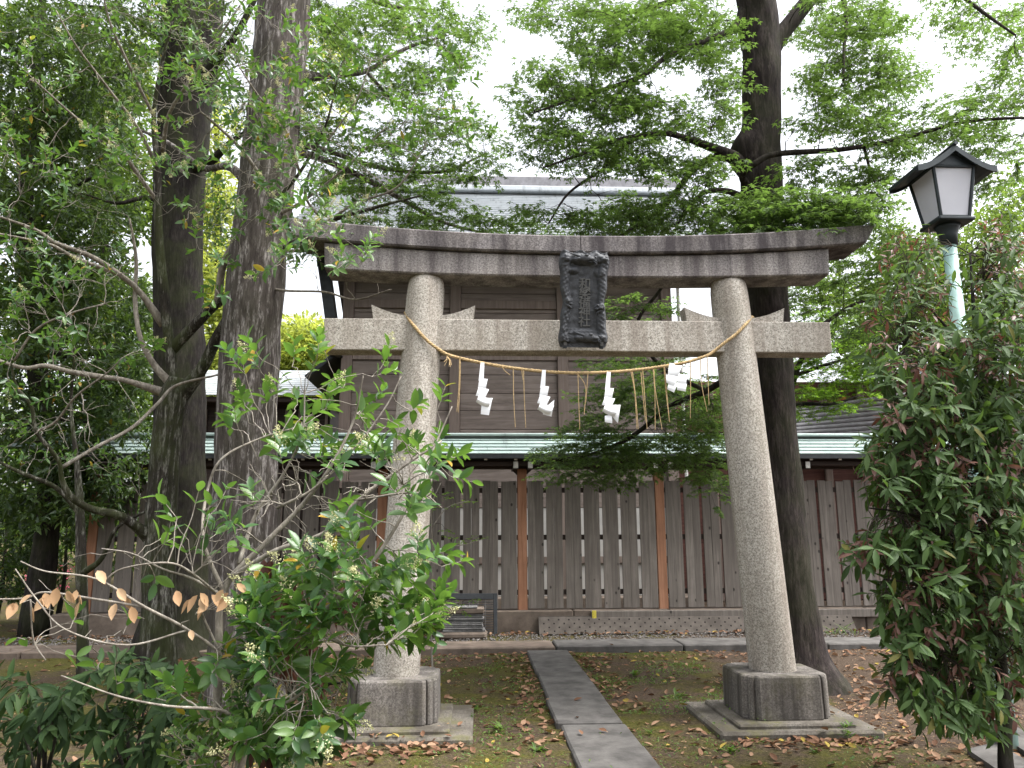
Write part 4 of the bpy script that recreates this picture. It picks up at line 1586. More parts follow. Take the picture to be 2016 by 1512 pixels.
E1 = setY([(1120, 15, 100, 35, 24), (1230, 70, 105, 65, 55), (1340, 50, 100, 75, 56), (1430, 130, 40, 105, 28), (1075, 170, 55, 42, 20), (1180, 165, 80, 55, 38), (1265, 225, 80, 48, 36), (1110, 285, 75, 40, 28), (1210, 300, 85, 40, 36),
           (1385, 240, 50, 45, 18), (1395, 330, 50, 40, 12), (1330, 330, 60, 40, 16), (1070, 235, 45, 25, 8),
           (1080, 430, 55, 32, 14, 8.6), (1170, 435, 75, 35, 22, 8.6), (1260, 425, 85, 42, 34, 8.3), (1370, 425, 80, 50, 44, 7.9), (1480, 425, 75, 45, 40, 7.1), (1570, 420, 80, 42, 50, 6.95), (1655, 425, 60, 36, 40, 6.85), (1710, 400, 38, 40, 16, 6.9),
           (1610, 50, 45, 55, 18), (1700, 60, 60, 70, 42), (1650, 165, 65, 55, 30), (1745, 160, 48, 60, 26), (1640, 245, 85, 32, 26), (1745, 270, 55, 45, 20), (1590, 330, 48, 36, 12), (1690, 350, 60, 45, 22),
           (1830, 250, 60, 40, 14), (1910, 240, 85, 50, 32), (1985, 160, 55, 55, 20), (1850, 335, 50, 26, 7), (1970, 60, 70, 55, 22), (1890, 15, 60, 38, 12), (1975, 330, 50, 50, 14),
           (1245, 600, 60, 28, 14, 9.0), (1200, 640, 20, 20, 3, 9.0), (1640, 570, 75, 35, 22, 9.0), (1590, 600, 45, 35, 12, 9.0), (1670, 640, 45, 30, 12, 9.1), (1720, 560, 40, 50, 16, 8.8), (1760, 480, 50, 40, 14, 8.6), (1690, 510, 50, 30, 14, 8.6), (1610, 540, 40, 24, 8, 9.0), (1700, 680, 40, 40, 10, 9)], 7.7, 1.0)
E1 = [(*e[:6], min(e[6], .5)) if e[5] < 7.3 else e for e in E1]
t1.grow(fill(E1, 1.5), 'maple', size=.085)
E1b = setY([(1250, 715, 100, 22, 10), (1190, 790, 55, 40, 10), (1290, 785, 85, 55, 34), (1385, 800, 38, 60, 18), (1180, 850, 80, 34, 16), (1110, 895, 48, 22, 9), (1195, 900, 85, 30, 22), (1295, 885, 80, 38, 24), (1390, 880, 36, 60, 18), (1400, 955, 20, 40, 5), (1100, 925, 30, 10, 3), (1190, 935, 80, 14, 7)], 9.5, .7)
t1.grow(fill(E1b, 2.9), 'maple', size=.08)
t1.grow(fill(setY([(1250, -120, 300, 80, 40), (1650, -120, 250, 80, 30), (1500, -400, 500, 150, 36)], 8.0, 1.6)), 'maple', size=.13)  # unseen upper crown, oversized leaves added to shade what is below
t1.finish(300)

# --- bright young maple behind the fence on the right
mb = Vector((A(1540, 1000, 13.6).x, 13.6, 0))
t3 = Plant('young_maple', 'bright yellow-green maple growing behind the plank fence', 'tree', mb, 'bark_dark', 'twig_dark', 'lf_bright')
t3.limb([(mb, .12), (1542, 900, 13.6, 20), (1550, 800, 13.6, 16), (1565, 740, 13.5, 12), (1590, 680, 13.3, 8), (1620, 620, 13.2, 4)], 'trunk', 10)
t3.limb([(1550, 800, 13.6, 10), (1590, 795, 13.3, 8), (1640, 795, 13.1, 6), (1690, 780, 13.0, 3)], 'limb', 6)
t3.limb([(1565, 740, 13.5, 9), (1620, 720, 13.3, 7), (1690, 700, 13.1, 3)], 'limb', 6)
t3.grow(fill(setY([(1640, 690, 75, 60, 70), (1600, 790, 50, 32, 26), (1680, 760, 45, 50, 34), (1585, 730, 28, 50, 14), (1600, 630, 50, 40, 20), (1715, 700, 30, 50, 16)], 13.4, .7), 1.6), 'maple', size=.085)
t3.finish()

# --- pale lichened trunk left of the gate
gp = G(484, 1372)
t4 = Plant('lichened_tree', 'thick pale lichen-marked trunk left of the torii gate', 'tree', gp, 'bark_pale', 'twig_dark', 'lf_maple')
Y4 = gp.y
t4.limb([(Vector((gp.x, gp.y, -.25)), .46), (Vector((gp.x, gp.y, 0)), .38), (482, 1250, Y4, 132), (480, 1080, Y4, 126), (484, 900, Y4, 120), (491, 700, Y4, 115), (508, 500, Y4, 109), (532, 300, Y4, 104), (551, 120, Y4, 101), (560, 0, Y4, 100), (575, -160, Y4, 92), (590, -400, Y4, 60), (600, -700, Y4, 26)], 'trunk', 36, 7, .07)
for l in ([(560, 300, Y4, 40), (610, 305, Y4 + .4, 15), (700, 342, Y4 + .8, 12), (790, 392, Y4 + 1.1, 10), (880, 440, Y4 + 1.4, 7), (1000, 468, Y4 + 1.6, 3)],
          [(560, 290, Y4, 34), (620, 290, Y4 + .5, 12), (750, 330, Y4 + .9, 9), (870, 338, Y4 + 1.2, 7), (950, 305, Y4 + 1.4, 3)],
          [(570, 150, Y4, 36), (640, 150, Y4 + .6, 13), (720, 140, Y4 + 1, 10), (800, 95, Y4 + 1.3, 7), (880, 70, Y4 + 1.6, 3)],
          [(580, -20, Y4, 40), (660, -30, Y4 + .6, 16), (760, 10, Y4 + 1.1, 10), (850, 20, Y4 + 1.4, 4)],
          [(720, 140, Y4 + 1, 8), (780, 200, Y4 + 1.2, 6), (860, 230, Y4 + 1.4, 4), (940, 240, Y4 + 1.5, 2.5)],
          [(520, 400, Y4, 34), (455, 330, Y4 + .5, 16), (400, 330, Y4 + .8, 13), (330, 280, Y4 + 1.2, 8), (260, 250, Y4 + 1.5, 4)]):
    t4.limb(l, 'limb', 8, 6, .06)
E4 = setY([(700, 40, 85, 48, 34), (810, 40, 75, 50, 34), (880, 100, 42, 48, 20), (645, 150, 50, 55, 16), (740, 150, 75, 55, 30), (830, 180, 55, 45, 22), (690, 260, 75, 45, 20), (800, 270, 75, 45, 28), (900, 250, 62, 36, 20), (950, 300, 40, 32, 10),
           (720, 350, 75, 38, 22), (830, 350, 75, 36, 26), (915, 330, 50, 28, 10), (780, 430, 75, 28, 20), (880, 430, 75, 34, 26), (965, 445, 50, 24, 12), (660, 330, 40, 60, 14), (640, 60, 40, 70, 16), (930, 60, 25, 50, 6), (620, 230, 40, 50, 10)], 8.7, .8)
t4.grow(fill(E4, 1.3), 'maple', size=.086)
t4.grow(fill(setY([(600, -130, 330, 80, 40), (500, -420, 400, 150, 26)], 8.5, 1.6)), 'maple', size=.13)  # crown carried on out of view with big leaves, added for shade
t4.finish(300)

# --- dark straight trunk further left
gd = G(352, 1286)
t5 = Plant('dark_trunk_tree', 'straight dark-barked tree behind the forked mossy stem', 'tree', gd, 'bark_dark', 'twig_dark', 'lf_ever')
Y5 = gd.y
t5.limb([(Vector((gd.x, gd.y, -.25)), .72), (Vector((gd.x - .05, gd.y, 0)), .55), (350, 1180, Y5, 118), (352, 1050, Y5, 104), (354, 850, Y5, 98), (352, 650, Y5, 94), (350, 480, Y5, 92), (358, 300, Y5, 96), (370, 150, Y5, 106), (382, 0, Y5, 112), (395, -180, Y5, 90), (400, -500, Y5, 40)], 'trunk', 28, 7, .07)
for l in ([(375, 190, Y5, 44), (420, 130, Y5 - .3, 20), (470, 60, Y5 - .5, 14), (520, -40, Y5 - .6, 8)], [(370, 120, Y5, 40), (300, 60, Y5 + .3, 18), (220, 20, Y5 + .5, 10), (130, 10, Y5 + .6, 4)],
          [(362, 330, Y5, 36), (410, 320, Y5 - .4, 20), (455, 280, Y5 - .7, 12), (500, 250, Y5 - .9, 6)], [(350, 420, Y5, 30), (290, 390, Y5 - .3, 12), (230, 400, Y5 - .5, 7), (160, 380, Y5 - .6, 3)]):
    t5.limb(l, 'limb', 8, 6, .06)
t5.grow(fill(setY([(430, 70, 60, 80, 24), (470, 200, 40, 60, 10), (260, 60, 110, 60, 50), (160, 40, 100, 50, 36), (330, 30, 50, 40, 14), (220, 380, 80, 50, 22), (420, 430, 25, 60, 8)], 10, 1.0), 2.6), 'ever', size=.09)
t5.grow(fill(setY([(350, -150, 380, 90, 34)], 10, 1.6)), 'ever', size=.16)
t5.finish()

# --- evergreens filling the far left
e1b = Vector((A(95, 1000, 12.6).x, 12.6, 0))
t6 = Plant('evergreen_tree', 'dense dark evergreen tree beyond the left end of the fence', 'tree', e1b, 'bark_dark', 'twig_dark', 'lf_ever')
t6.limb([(e1b, .24), (95, 1000, 12.6, 42), (80, 800, 12.6, 38), (60, 600, 12.6, 34), (48, 450, 12.6, 30), (60, 250, 12.6, 24), (80, 60, 12.6, 16), (90, -150, 12.6, 8)], 'trunk', 12)
for l in ([(62, 620, 12.6, 18), (140, 560, 12.2, 10), (230, 520, 12, 5)], [(70, 700, 12.6, 18), (150, 700, 12.1, 10), (240, 690, 11.9, 5)], [(50, 460, 12.6, 16), (130, 380, 12.2, 9), (220, 330, 12, 4)],
          [(62, 240, 12.6, 14), (150, 180, 12.4, 8), (250, 140, 12.2, 4)], [(50, 500, 12.6, 14), (0, 440, 12.3, 8), (-60, 400, 12, 4)], [(85, 820, 12.6, 16), (170, 830, 12, 9), (250, 840, 11.8, 4)], [(85, 850, 12.6, 16), (20, 830, 12, 9), (-60, 800, 11.8, 4)]):
    t6.limb(l, 'limb', 6, 5, .05)
t6.grow(fill(setY([(80, 90, 110, 80, 80), (210, 170, 80, 70, 46), (60, 230, 100, 70, 64), (180, 290, 80, 60, 40), (60, 400, 105, 80, 64), (190, 440, 90, 70, 46), (80, 560, 110, 80, 66), (210, 600, 80, 70, 42), (90, 720, 120, 80, 76), (230, 760, 60, 70, 36), (100, 860, 140, 70, 86), (230, 870, 55, 70, 26), (60, 970, 100, 60, 46), (190, 960, 70, 50, 28), (265, 660, 25, 110, 18)], 12.4, 1.2), 2.5), 'ever', size=.15, n=15)
t6.finish()
# evergreen hedge and azalea under it
hb_ = G(60, 1205)
hg = Plant('evergreen_hedge', 'low dark evergreen hedge past the left fence end', 'hedge', Vector((hb_.x, 14.2, 0)), 'bark_dark', 'twig_dark', 'lf_ever')
for px in (-60, 0, 60, 120, 190, 250):
    xb = A(px, 1150, 14.2).x
    hg.limb([(Vector((xb, 14.2, 0)), .05), (Vector((xb + .1, 14.1, .8)), .035), (Vector((xb, 14.2, 1.6)), .015)], 'stem', 6)
hg.grow(fill(setY([(20, 1060, 100, 60, 46), (120, 1050, 80, 60, 36), (220, 1050, 60, 70, 26), (30, 1140, 90, 40, 30), (270, 960, 30, 60, 10)], 14.0, .7), 2.2), 'ever', size=.12, n=18)
hg.finish(part='foliage')
az0 = G(75, 1190)
az = Plant('azalea_bush', 'azalea bush with bright pink flowers beside the left fence post', 'shrub', az0, 'bark_dark', 'twig_dark', 'lf_fargreen')
for k in range(5):
    az.limb([(az0 + Vector((rnd(-.1, .1), 0, 0)), .02), (az0 + Vector((rnd(-.4, .4), rnd(-.2, .2), .3)), .012), (az0 + Vector((rnd(-.6, .6), rnd(-.3, .3), .55)), .005)], 'stem', 5)
az.grow(fill(setY([(85, 1140, 60, 25, 40), (60, 1160, 50, 20, 20)], az0.y, .4)), 'ever', size=.045, n=14, reach=.12)
az.grow(fill(setY([(70, 1138, 25, 5, 12), (125, 1122, 14, 12, 9), (108, 1130, 10, 8, 5), (100, 1108, 5, 4, 2), (122, 1153, 14, 5, 5)], az0.y - .3, .15)), 'ever', size=.045, n=9, mat='flower_pink', T='oval', reach=.05)
az.finish(part='foliage')

# --- distant trees
for (nm, lab, px, Y, w, els, mat, kw) in (
        ('far_tree', 'pale yellow-green tree far behind, seen between trunk and shrine hall', 600, 27, 40,
         [(600, 690, 60, 50, 40), (560, 740, 60, 60, 40), (640, 720, 50, 60, 30), (600, 800, 90, 40, 40), (610, 660, 35, 25, 12)], 'lf_far', {'size': .21, 'n': 60, 'reach': .75}),
        ('far_tree', 'pale yellow-green tree glimpsed between the two big trunks', 425, 24, 40,
         [(420, 560, 45, 90, 46), (420, 720, 45, 90, 46), (410, 400, 50, 80, 26), (430, 850, 60, 60, 26), (400, 250, 60, 60, 12), (640, 150, 40, 90, 8)], 'lf_far', {'size': .2, 'n': 50, 'reach': .7}),
        ('far_tree', 'distant pale green tree behind the dark evergreen', 200, 22, 50,
         [(250, 380, 90, 90, 46), (150, 250, 120, 90, 40), (60, 350, 100, 120, 40), (200, 620, 110, 90, 50), (60, 620, 100, 100, 40), (250, 130, 80, 80, 20), (270, 800, 60, 80, 22)], 'lf_fargreen', {'size': .2, 'n': 44, 'reach': .75}),
        ('far_tree', 'distant green tree behind the street lamp', 1850, 15, 50,
         [(1780, 560, 50, 60, 22), (1850, 520, 60, 60, 26), (1950, 480, 60, 70, 30), (1740, 640, 50, 40, 18), (1830, 620, 80, 50, 26), (1950, 600, 70, 70, 26), (2000, 380, 40, 50, 12), (1700, 600, 40, 40, 16), (1760, 500, 40, 50, 14), (1640, 560, 40, 50, 12), (1880, 660, 90, 50, 24), (1720, 700, 40, 50, 14), (1990, 500, 40, 100, 20)], 'lf_fargreen', {'size': .13, 'n': 30, 'reach': .42})):
    b0 = Vector((A(px, 1000, Y).x, Y, 0))
    t = Plant(nm, lab, 'tree', b0, 'bark_dark', 'twig_dark', mat)
    cy0 = min(e[1] for e in els)
    t.limb([(b0, .3), (px, 900, Y, w * .8), (px, 720, Y, w * .6), (px + 5, 560 if cy0 < 500 else 740, Y, w * .4)] + ([(px, max(cy0, 150), Y, w * .2)] if cy0 < 500 else []), 'trunk', 10)
    t.grow(fill(setY(els, Y, 1.6), 1.8), 'far', rmax=.06, rtip=.006, **kw)
    t.finish()

# --- a wood far off behind everything
P, D, N, S = [], [], [], []
n = 19000
a = RNG.uniform(-50, 50, n)
P = np.stack([a, RNG.uniform(34, 42, n), RNG.uniform(0, 1, n) ** .8 * (4.2 + 1.3 * np.sin(a * .7) + np.sin(a * 1.9) + 4.5 * (a < -16))], 1)
V, Fc, tn = leaf_geo('rhomb', P, unit(RNG.normal(size=(n, 3))), unit(RNG.normal(size=(n, 3)) * .6 + [0, -.4, .8]), RNG.uniform(.4, .8, n), RNG.random(n))
obj('far_wood', npmesh('far_wood', V, Fc, False, tn), M['lf_fargreen'], label='far-off belt of green woodland behind the shrine', cat='wood', kind='stuff')

# ================================================================== NEAR PLANTS
# --- forked mossy privet tree, left
gq = G(318, 1352)
pv_ = Plant('privet_tree', 'forked mossy privet tree with wide grey branches and cream blossom', 'tree', gq, 'bark_moss', 'twig', 'lf_privet')
Yq = gq.y
pv_.limb([(Vector((gq.x, gq.y, -.2)), .2), (Vector((gq.x, gq.y, 0)), .17), (312, 1240, Yq, 66), (314, 1100, Yq, 60), (320, 960, Yq, 57), (330, 850, Yq, 56), (343, 780, Yq, 56), (350, 745, Yq, 36)], 'trunk', 22, 7, .09)
LB = [[(343, 790, Yq, 30), (338, 720, Yq, 22), (325, 600, Yq - .1, 20), (312, 450, Yq - .2, 17), (310, 330, Yq - .3, 13), (303, 230, Yq - .4, 10), (320, 120, Yq - .6, 7), (345, 20, Yq - .8, 5), (360, -60, Yq - .9, 3)],
      [(350, 785, Yq, 38), (400, 722, Yq - .1, 24), (432, 655, Yq - .2, 22), (490, 565, Yq - .4, 18), (555, 495, Yq - .6, 14), (640, 440, Yq - .8, 10), (740, 408, Yq - 1, 7), (830, 385, Yq - 1.2, 3)],
      [(336, 690, Yq, 24), (392, 632, Yq - .1, 21), (428, 597, Yq - .2, 18), (470, 570, Yq - .3, 16), (500, 515, Yq - .4, 14), (508, 460, Yq - .5, 12), (545, 395, Yq - .7, 9), (590, 340, Yq - .8, 7), (640, 250, Yq - 1, 5), (665, 150, Yq - 1.2, 3)],
      [(428, 597, Yq - .2, 16), (440, 520, Yq - .4, 14), (470, 470, Yq - .5, 11), (520, 435, Yq - .6, 9), (590, 400, Yq - .8, 6), (680, 330, Yq - 1, 4), (760, 250, Yq - 1.2, 2.5)],
      [(345, 765, Yq, 20), (302, 716, Yq - .1, 13), (275, 660, Yq - .2, 10), (266, 590, Yq - .2, 9), (268, 510, Yq - .3, 7), (255, 430, Yq - .5, 4)],
      [(338, 778, Yq, 22), (250, 750, Yq - .3, 11), (200, 742, Yq - .5, 11), (140, 732, Yq - .7, 10), (90, 720, Yq - .8, 9), (45, 724, Yq - .9, 8), (-30, 700, Yq - 1, 5)],
      [(322, 640, Yq, 18), (275, 575, Yq - .2, 12), (235, 540, Yq - .4, 11), (180, 505, Yq - .6, 10), (110, 478, Yq - .9, 8), (70, 452, Yq - 1, 6), (-20, 420, Yq - 1.3, 4)],
      [(235, 540, Yq - .4, 9), (150, 508, Yq - .5, 7), (100, 482, Yq - .7, 6), (40, 468, Yq - .9, 4), (-30, 455, Yq - 1.1, 3)],
      [(300, 1060, Yq, 34), (268, 1036, Yq - .2, 20), (235, 1015, Yq - .4, 18), (180, 1002, Yq - .6, 15), (140, 978, Yq - .8, 13), (122, 945, Yq - .9, 10), (114, 905, Yq - 1, 8), (72, 850, Yq - 1.2, 8), (62, 800, Yq - 1.3, 7), (32, 760, Yq - 1.4, 6), (22, 715, Yq - 1.5, 4)],
      [(122, 920, Yq - .9, 8), (190, 880, Yq - .8, 7), (260, 842, Yq - .6, 7), (310, 795, Yq - .4, 7), (345, 760, Yq - .3, 6), (420, 740, Yq - .5, 4), (500, 725, Yq - .7, 2.5)],
      [(72, 850, Yq - 1.2, 6), (110, 830, Yq - 1.3, 5), (150, 780, Yq - 1.5, 4), (210, 735, Yq - 1.7, 3), (240, 705, Yq - 1.8, 2)],
      [(28, 710, Yq - 1.5, 5), (70, 650, Yq - 1.6, 4.5), (130, 620, Yq - 1.7, 4), (205, 598, Yq - 1.8, 2.5)],
      [(310, 330, Yq - .3, 9), (270, 250, Yq - .7, 6), (210, 170, Yq - 1, 5), (150, 90, Yq - 1.4, 4), (110, 20, Yq - 1.6, 2.5)],
      [(312, 400, Yq - .2, 9), (262, 330, Yq - .6, 8), (235, 290, Yq - .8, 6), (160, 240, Yq - 1.1, 5), (70, 160, Yq - 1.5, 3)],
      [(320, 300, Yq - .3, 9), (335, 220, Yq - .7, 7), (395, 130, Yq - 1.1, 5), (440, 60, Yq - 1.3, 4), (480, 0, Yq - 1.5, 2.5)],
      [(303, 230, Yq - .4, 7), (250, 120, Yq - .9, 6), (215, 40, Yq - 1.2, 4), (200, -30, Yq - 1.4, 3)],
      [(545, 395, Yq - .7, 8), (480, 300, Yq - 1, 7), (430, 250, Yq - 1.2, 5), (395, 220, Yq - 1.4, 3)],
      [(590, 340, Yq - .8, 6), (560, 250, Yq - 1.1, 5), (510, 190, Yq - 1.4, 4), (470, 130, Yq - 1.6, 2.5)],
      [(640, 440, Yq - .8, 7), (700, 400, Yq - 1.1, 5), (780, 370, Yq - 1.4, 4), (830, 300, Yq - 1.6, 2.5)],
      [(555, 495, Yq - .6, 8), (620, 490, Yq - .9, 6), (690, 470, Yq - 1.2, 4), (740, 450, Yq - 1.3, 2)],
      [(500, 560, Yq - .4, 8), (560, 572, Yq - .8, 5), (640, 575, Yq - 1.1, 4), (700, 590, Yq - 1.3, 3.5), (770, 570, Yq - 1.4, 2)],
      [(640, 440, Yq - .8, 6), (600, 380, Yq - 1.1, 5), (630, 300, Yq - 1.3, 4), (700, 200, Yq - 1.6, 3), (730, 120, Yq - 1.7, 2)]]
for i, l in enumerate(LB):
    pv_.limb(l, 'limb', 8, 6, .10, mat='bark_moss' if i in (0, 1, 2, 8) else 'twig')
# bare twigs, then leafy ends
bare = fill(setY([(420, 260, 130, 200, 40), (620, 380, 150, 90, 36), (180, 420, 160, 160, 30), (150, 850, 140, 120, 22), (700, 330, 120, 120, 20), (300, 120, 160, 110, 24)], Yq - 1.2, .6))
pv_.sp_none = lambda p, d: None
pv_.grow(bare, 'none', rmax=.007, rtip=.0015, up=.03, wig=.12)
pts = [(390, 110), (355, 160), (340, 305), (365, 325), (400, 190), (485, 165), (520, 130), (560, 150), (595, 180), (620, 110), (520, 215), (580, 225), (560, 260), (700, 250), (740, 180), (850, 225), (900, 262), (790, 250), (870, 165), (930, 250), (820, 290), (655, 478), (700, 505), (690, 440), (640, 425), (580, 330), (520, 340), (470, 330), (425, 305), (110, 565), (170, 550), (60, 612), (290, 700), (228, 285), (180, 270), (245, 320), (450, 90), (330, 60),
       (60, 110), (20, 270), (90, 330), (130, 150), (220, 10), (440, 200), (455, 510), (430, 570), (620, 520), (670, 530), (600, 440), (620, 470), (580, 410), (650, 400), (560, 450), (700, 470), (720, 500), (600, 500), (540, 400), (680, 400), (610, 360), (760, 200), (700, 120), (650, 60), (780, 100), (860, 90), (480, 420), (540, 290), (610, 250), (640, 320), (760, 300), (900, 150), (300, 20), (10, 700), (20, 620), (400, 20), (560, 60), (490, 250), (670, 200), (590, 110)]
tg = []
for x, y in pts:
    for _ in range(4):
        tg.append(np.array(A(x + rnd(-26, 22), y + rnd(-18, 18), Yq - 1.5 + rnd(-.5, .35))))
pv_.grow(tg, 'privet', rmax=.006, rtip=.002, up=.05, wig=.1, size=.10, pairs=4, flower=.36)
pv_.grow(fill(setY([(60, 130, 90, 100, 16), (180, 60, 90, 60, 12), (40, 300, 60, 60, 8)], Yq - 1.2, .6)), 'privet', rmax=.006, size=.085, pairs=4, flower=.12)
# leafy ends that veil the trunks and the left end of the lintel
pv_.grow(fill(setY([(610, 440, 55, 40, 18, 5.7), (690, 505, 45, 30, 9, 5.7), (560, 500, 30, 40, 6, 5.7), (330, 200, 110, 150, 34), (480, 160, 120, 140, 36), (560, 300, 80, 90, 20), (130, 420, 120, 160, 26), (100, 680, 110, 110, 16), (400, 420, 90, 90, 14), (720, 220, 110, 120, 24), (850, 240, 60, 70, 8)], Yq - 1.5, .45)), 'privet', rmax=.006, rtip=.002, up=.05, wig=.12, size=.10, pairs=4, flower=.3)
pv_.grow(fill(setY([(420, 200, 160, 180, 60), (640, 400, 130, 80, 30), (160, 500, 150, 200, 30)], Yq - 1.4, .5)), 'none', rmax=.005, rtip=.0014, up=.02, wig=.14)
pv_.finish(300, 'leaves')

# --- foreground privet shrub in front of the left plinth
r0 = Vector((A(455, 1300, 3.6).x, 3.6, 0))
sh = Plant('privet_shrub', 'spreading glossy-leaved privet shrub in front of the left torii pillar', 'shrub', r0, 'twig', 'twig', 'lf_privet')
yb = 3.6
LS = [[(r0, .03), (490, 1420, yb, 26), (540, 1300, yb, 22), (610, 1235, yb, 18), (665, 1180, yb - .1, 15), (735, 1105, yb - .1, 11), (800, 1000, yb - .1, 8), (855, 880, yb, 5), (890, 800, yb, 3)],
      [(r0 + Vector((-.06, .1, 0)), .026), (430, 1320, yb + .1, 22), (440, 1165, yb + .1, 17), (520, 1072, yb + .1, 14), (590, 1000, yb + .1, 11), (650, 920, yb, 8), (695, 830, yb, 6), (715, 740, yb - .1, 3)],
      [(450, 1140, yb + .1, 14), (540, 1085, yb, 12), (640, 1048, yb, 10), (705, 985, yb, 9), (785, 925, yb, 7), (870, 868, yb, 4)],
      [(470, 1110, yb + .1, 12), (505, 1010, yb + .2, 10), (560, 930, yb + .2, 7), (595, 850, yb + .2, 5), (600, 760, yb + .2, 3)],
      [(545, 1000, yb, 8), (620, 960, yb, 6), (700, 880, yb, 5), (760, 800, yb, 4), (790, 740, yb, 2.5)],
      [(440, 1165, yb + .1, 12), (400, 1060, yb + .1, 8), (410, 960, yb + .2, 7), (440, 900, yb + .2, 6), (520, 860, yb + .3, 4), (590, 840, yb + .3, 3)],
      [(450, 1180, yb + .1, 10), (380, 1140, yb, 7), (320, 1120, yb - .1, 5), (260, 1090, yb - .1, 4), (200, 1080, yb - .1, 3)],
      [(465, 1400, yb, 12), (440, 1298, yb - .1, 8), (370, 1240, yb - .2, 7), (285, 1195, yb - .3, 7), (190, 1140, yb - .3, 5), (90, 1125, yb - .35, 4), (40, 1105, yb - .4, 3)],
      [(440, 1298, yb - .1, 6), (405, 1225, yb - .15, 5), (395, 1195, yb - .2, 3)],
      [(285, 1195, yb - .3, 6), (190, 1180, yb - .3, 6), (90, 1166, yb - .3, 5), (50, 1178, yb - .3, 5), (-20, 1180, yb - .3, 4)],
      [(370, 1240, yb - .2, 5), (250, 1270, yb - .3, 5), (130, 1240, yb - .35, 4), (72, 1180, yb - .35, 4), (30, 1120, yb - .35, 3)],
      [(60, 1180, yb - .35, 4), (66, 1260, yb - .3, 4), (90, 1300, yb - .3, 3)],
      [(500, 1400, yb, 12), (570, 1380, yb - .2, 8), (610, 1350, yb - .3, 5)], [(480, 1440, yb, 12), (440, 1400, yb - .3, 9), (330, 1390, yb - .5, 6), (230, 1370, yb - .5, 5), (120, 1330, yb - .6, 3)],
      [(200, 1150, yb - .3, 5), (240, 1120, yb - .3, 4), (330, 1108, yb - .3, 5), (380, 1130, yb - .2, 6), (440, 1180, yb, 7)],
      [(610, 1235, yb, 10), (680, 1270, yb - .3, 6), (760, 1270, yb - .4, 4)], [(700, 985, yb, 6), (820, 970, yb - .1, 5), (870, 1000, yb - .1, 3)]]
for l in LS:
    sh.limb([(*q[:-1], q[-1] * .78) for q in l], 'limb', 8, 6, .08)
spots = [(650, 1110), (690, 1085), (720, 1130), (760, 1105), (800, 1120), (845, 1100), (735, 1175), (785, 1190), (690, 1230), (745, 1255), (790, 1265), (820, 1290), (720, 1300), (665, 1245), (845, 1200), (820, 1230), (700, 1190), (640, 1170), (620, 1240), (760, 1310), (800, 1225), (680, 1150), (730, 1215),
         (500, 1255), (545, 1275), (465, 1175), (520, 1235), (570, 1355), (605, 1420), (530, 1395), (560, 1440), (520, 1320), (600, 1300), (480, 1330), (450, 1290), (570, 1260), (430, 1395), (380, 1380),
         (690, 790), (720, 735), (735, 695), (800, 800), (850, 785), (875, 870), (830, 845), (650, 850), (605, 880), (560, 905), (620, 790), (660, 740), (780, 860), (840, 920), (800, 950), (760, 900), (700, 850), (730, 830), (580, 830), (640, 900), (870, 900), (820, 880), (750, 780), (600, 700), (640, 680),
         (600, 780), (570, 810), (610, 820), (560, 860), (540, 1200), (590, 1160), (620, 1120), (600, 1200), (560, 1310), (640, 1330), (660, 1290), (640, 1400), (500, 1450), (450, 1450), (480, 1390), (480, 1000), (520, 990), (680, 1000), (720, 1040), (800, 1000), (660, 960), (480, 830), (470, 780), (540, 760), (460, 720), (510, 700)]
tg = []
for i, (x, y) in enumerate(spots):
    far = .5 if y < 900 else 0
    if x > 640 and y > 1262:
        continue
    for _ in range(4 if y > 1050 else 1 if (y > 880 and x < 760) or (x > 700 and y < 870) else 2):
        tg.append(np.array(A(x + rnd(-26, 26), y + (8 if y > 1050 else 26) + rnd(-20, 20), yb - .1 + far + rnd(-.3, .25))))
sh.grow(tg, 'privet', rmax=.005, rtip=.002, up=.06, wig=.08, size=.10, pairs=5, flower=.24, ln=.12)
# larger, plainer leaves on the shoot at the left of the shrub
tg = [np.array(A(x + rnd(-12, 12), y + rnd(-12, 12), yb - .1 + rnd(-.15, .15))) for x, y in ((345, 1050), (370, 1085), (300, 1090), (330, 1070), (390, 1050), (360, 1110), (440, 1100), (380, 1020), (420, 1060), (450, 1075), (410, 1105), (350, 1020), (470, 1125), (480, 1165), (300, 1130), (290, 1080), (430, 1010), (100, 1290), (60, 1265), (150, 1240), (200, 1330), (230, 1350), (320, 1370), (250, 1250), (460, 1040))]
sh.grow(tg, 'privet', rmax=.004, size=.098, pairs=2, flower=0, T='oval', ln=.10)
# bare crossing twigs
sh.sp_none = lambda p, d: None
sh.grow(fill(setY([(520, 1000, 100, 110, 50), (640, 960, 110, 90, 55), (740, 900, 90, 80, 34), (180, 1180, 140, 80, 14), (420, 1180, 60, 80, 10), (820, 960, 60, 60, 8)], yb, .35)), 'none', rmax=.004, rtip=.0012, up=.02, wig=.1)
# dead tan leaves hanging on the dead branch
for x, y in ((22, 1196), (30, 1192), (56, 1185), (66, 1200), (85, 1178), (92, 1186), (114, 1166), (132, 1180), (145, 1170), (161, 1186), (158, 1196), (230, 1176), (238, 1172), (230, 1194), (244, 1180), (260, 1208), (345, 1178), (352, 1180), (385, 1178), (392, 1184), (400, 1190), (410, 1198), (405, 1206), (418, 1188), (380, 1190), (436, 1176), (450, 1184), (456, 1192), (462, 1165), (196, 1138), (376, 1250)):
    p = np.array(A(x + rnd(-6, 6), y - 10 + rnd(-8, 5), yb - .32 + rnd(-.06, .06)))
    sh.leaf_add('dry', 'lf_tan', p, unit(np.array([rnd(-.9, .9), rnd(-.5, .5), -1.0])), unit(np.array([rnd(-1.6, 1.6), -1.0, rnd(-.6, .8)])), rnd(.045, .078))
sh.finish(300, 'leaves')

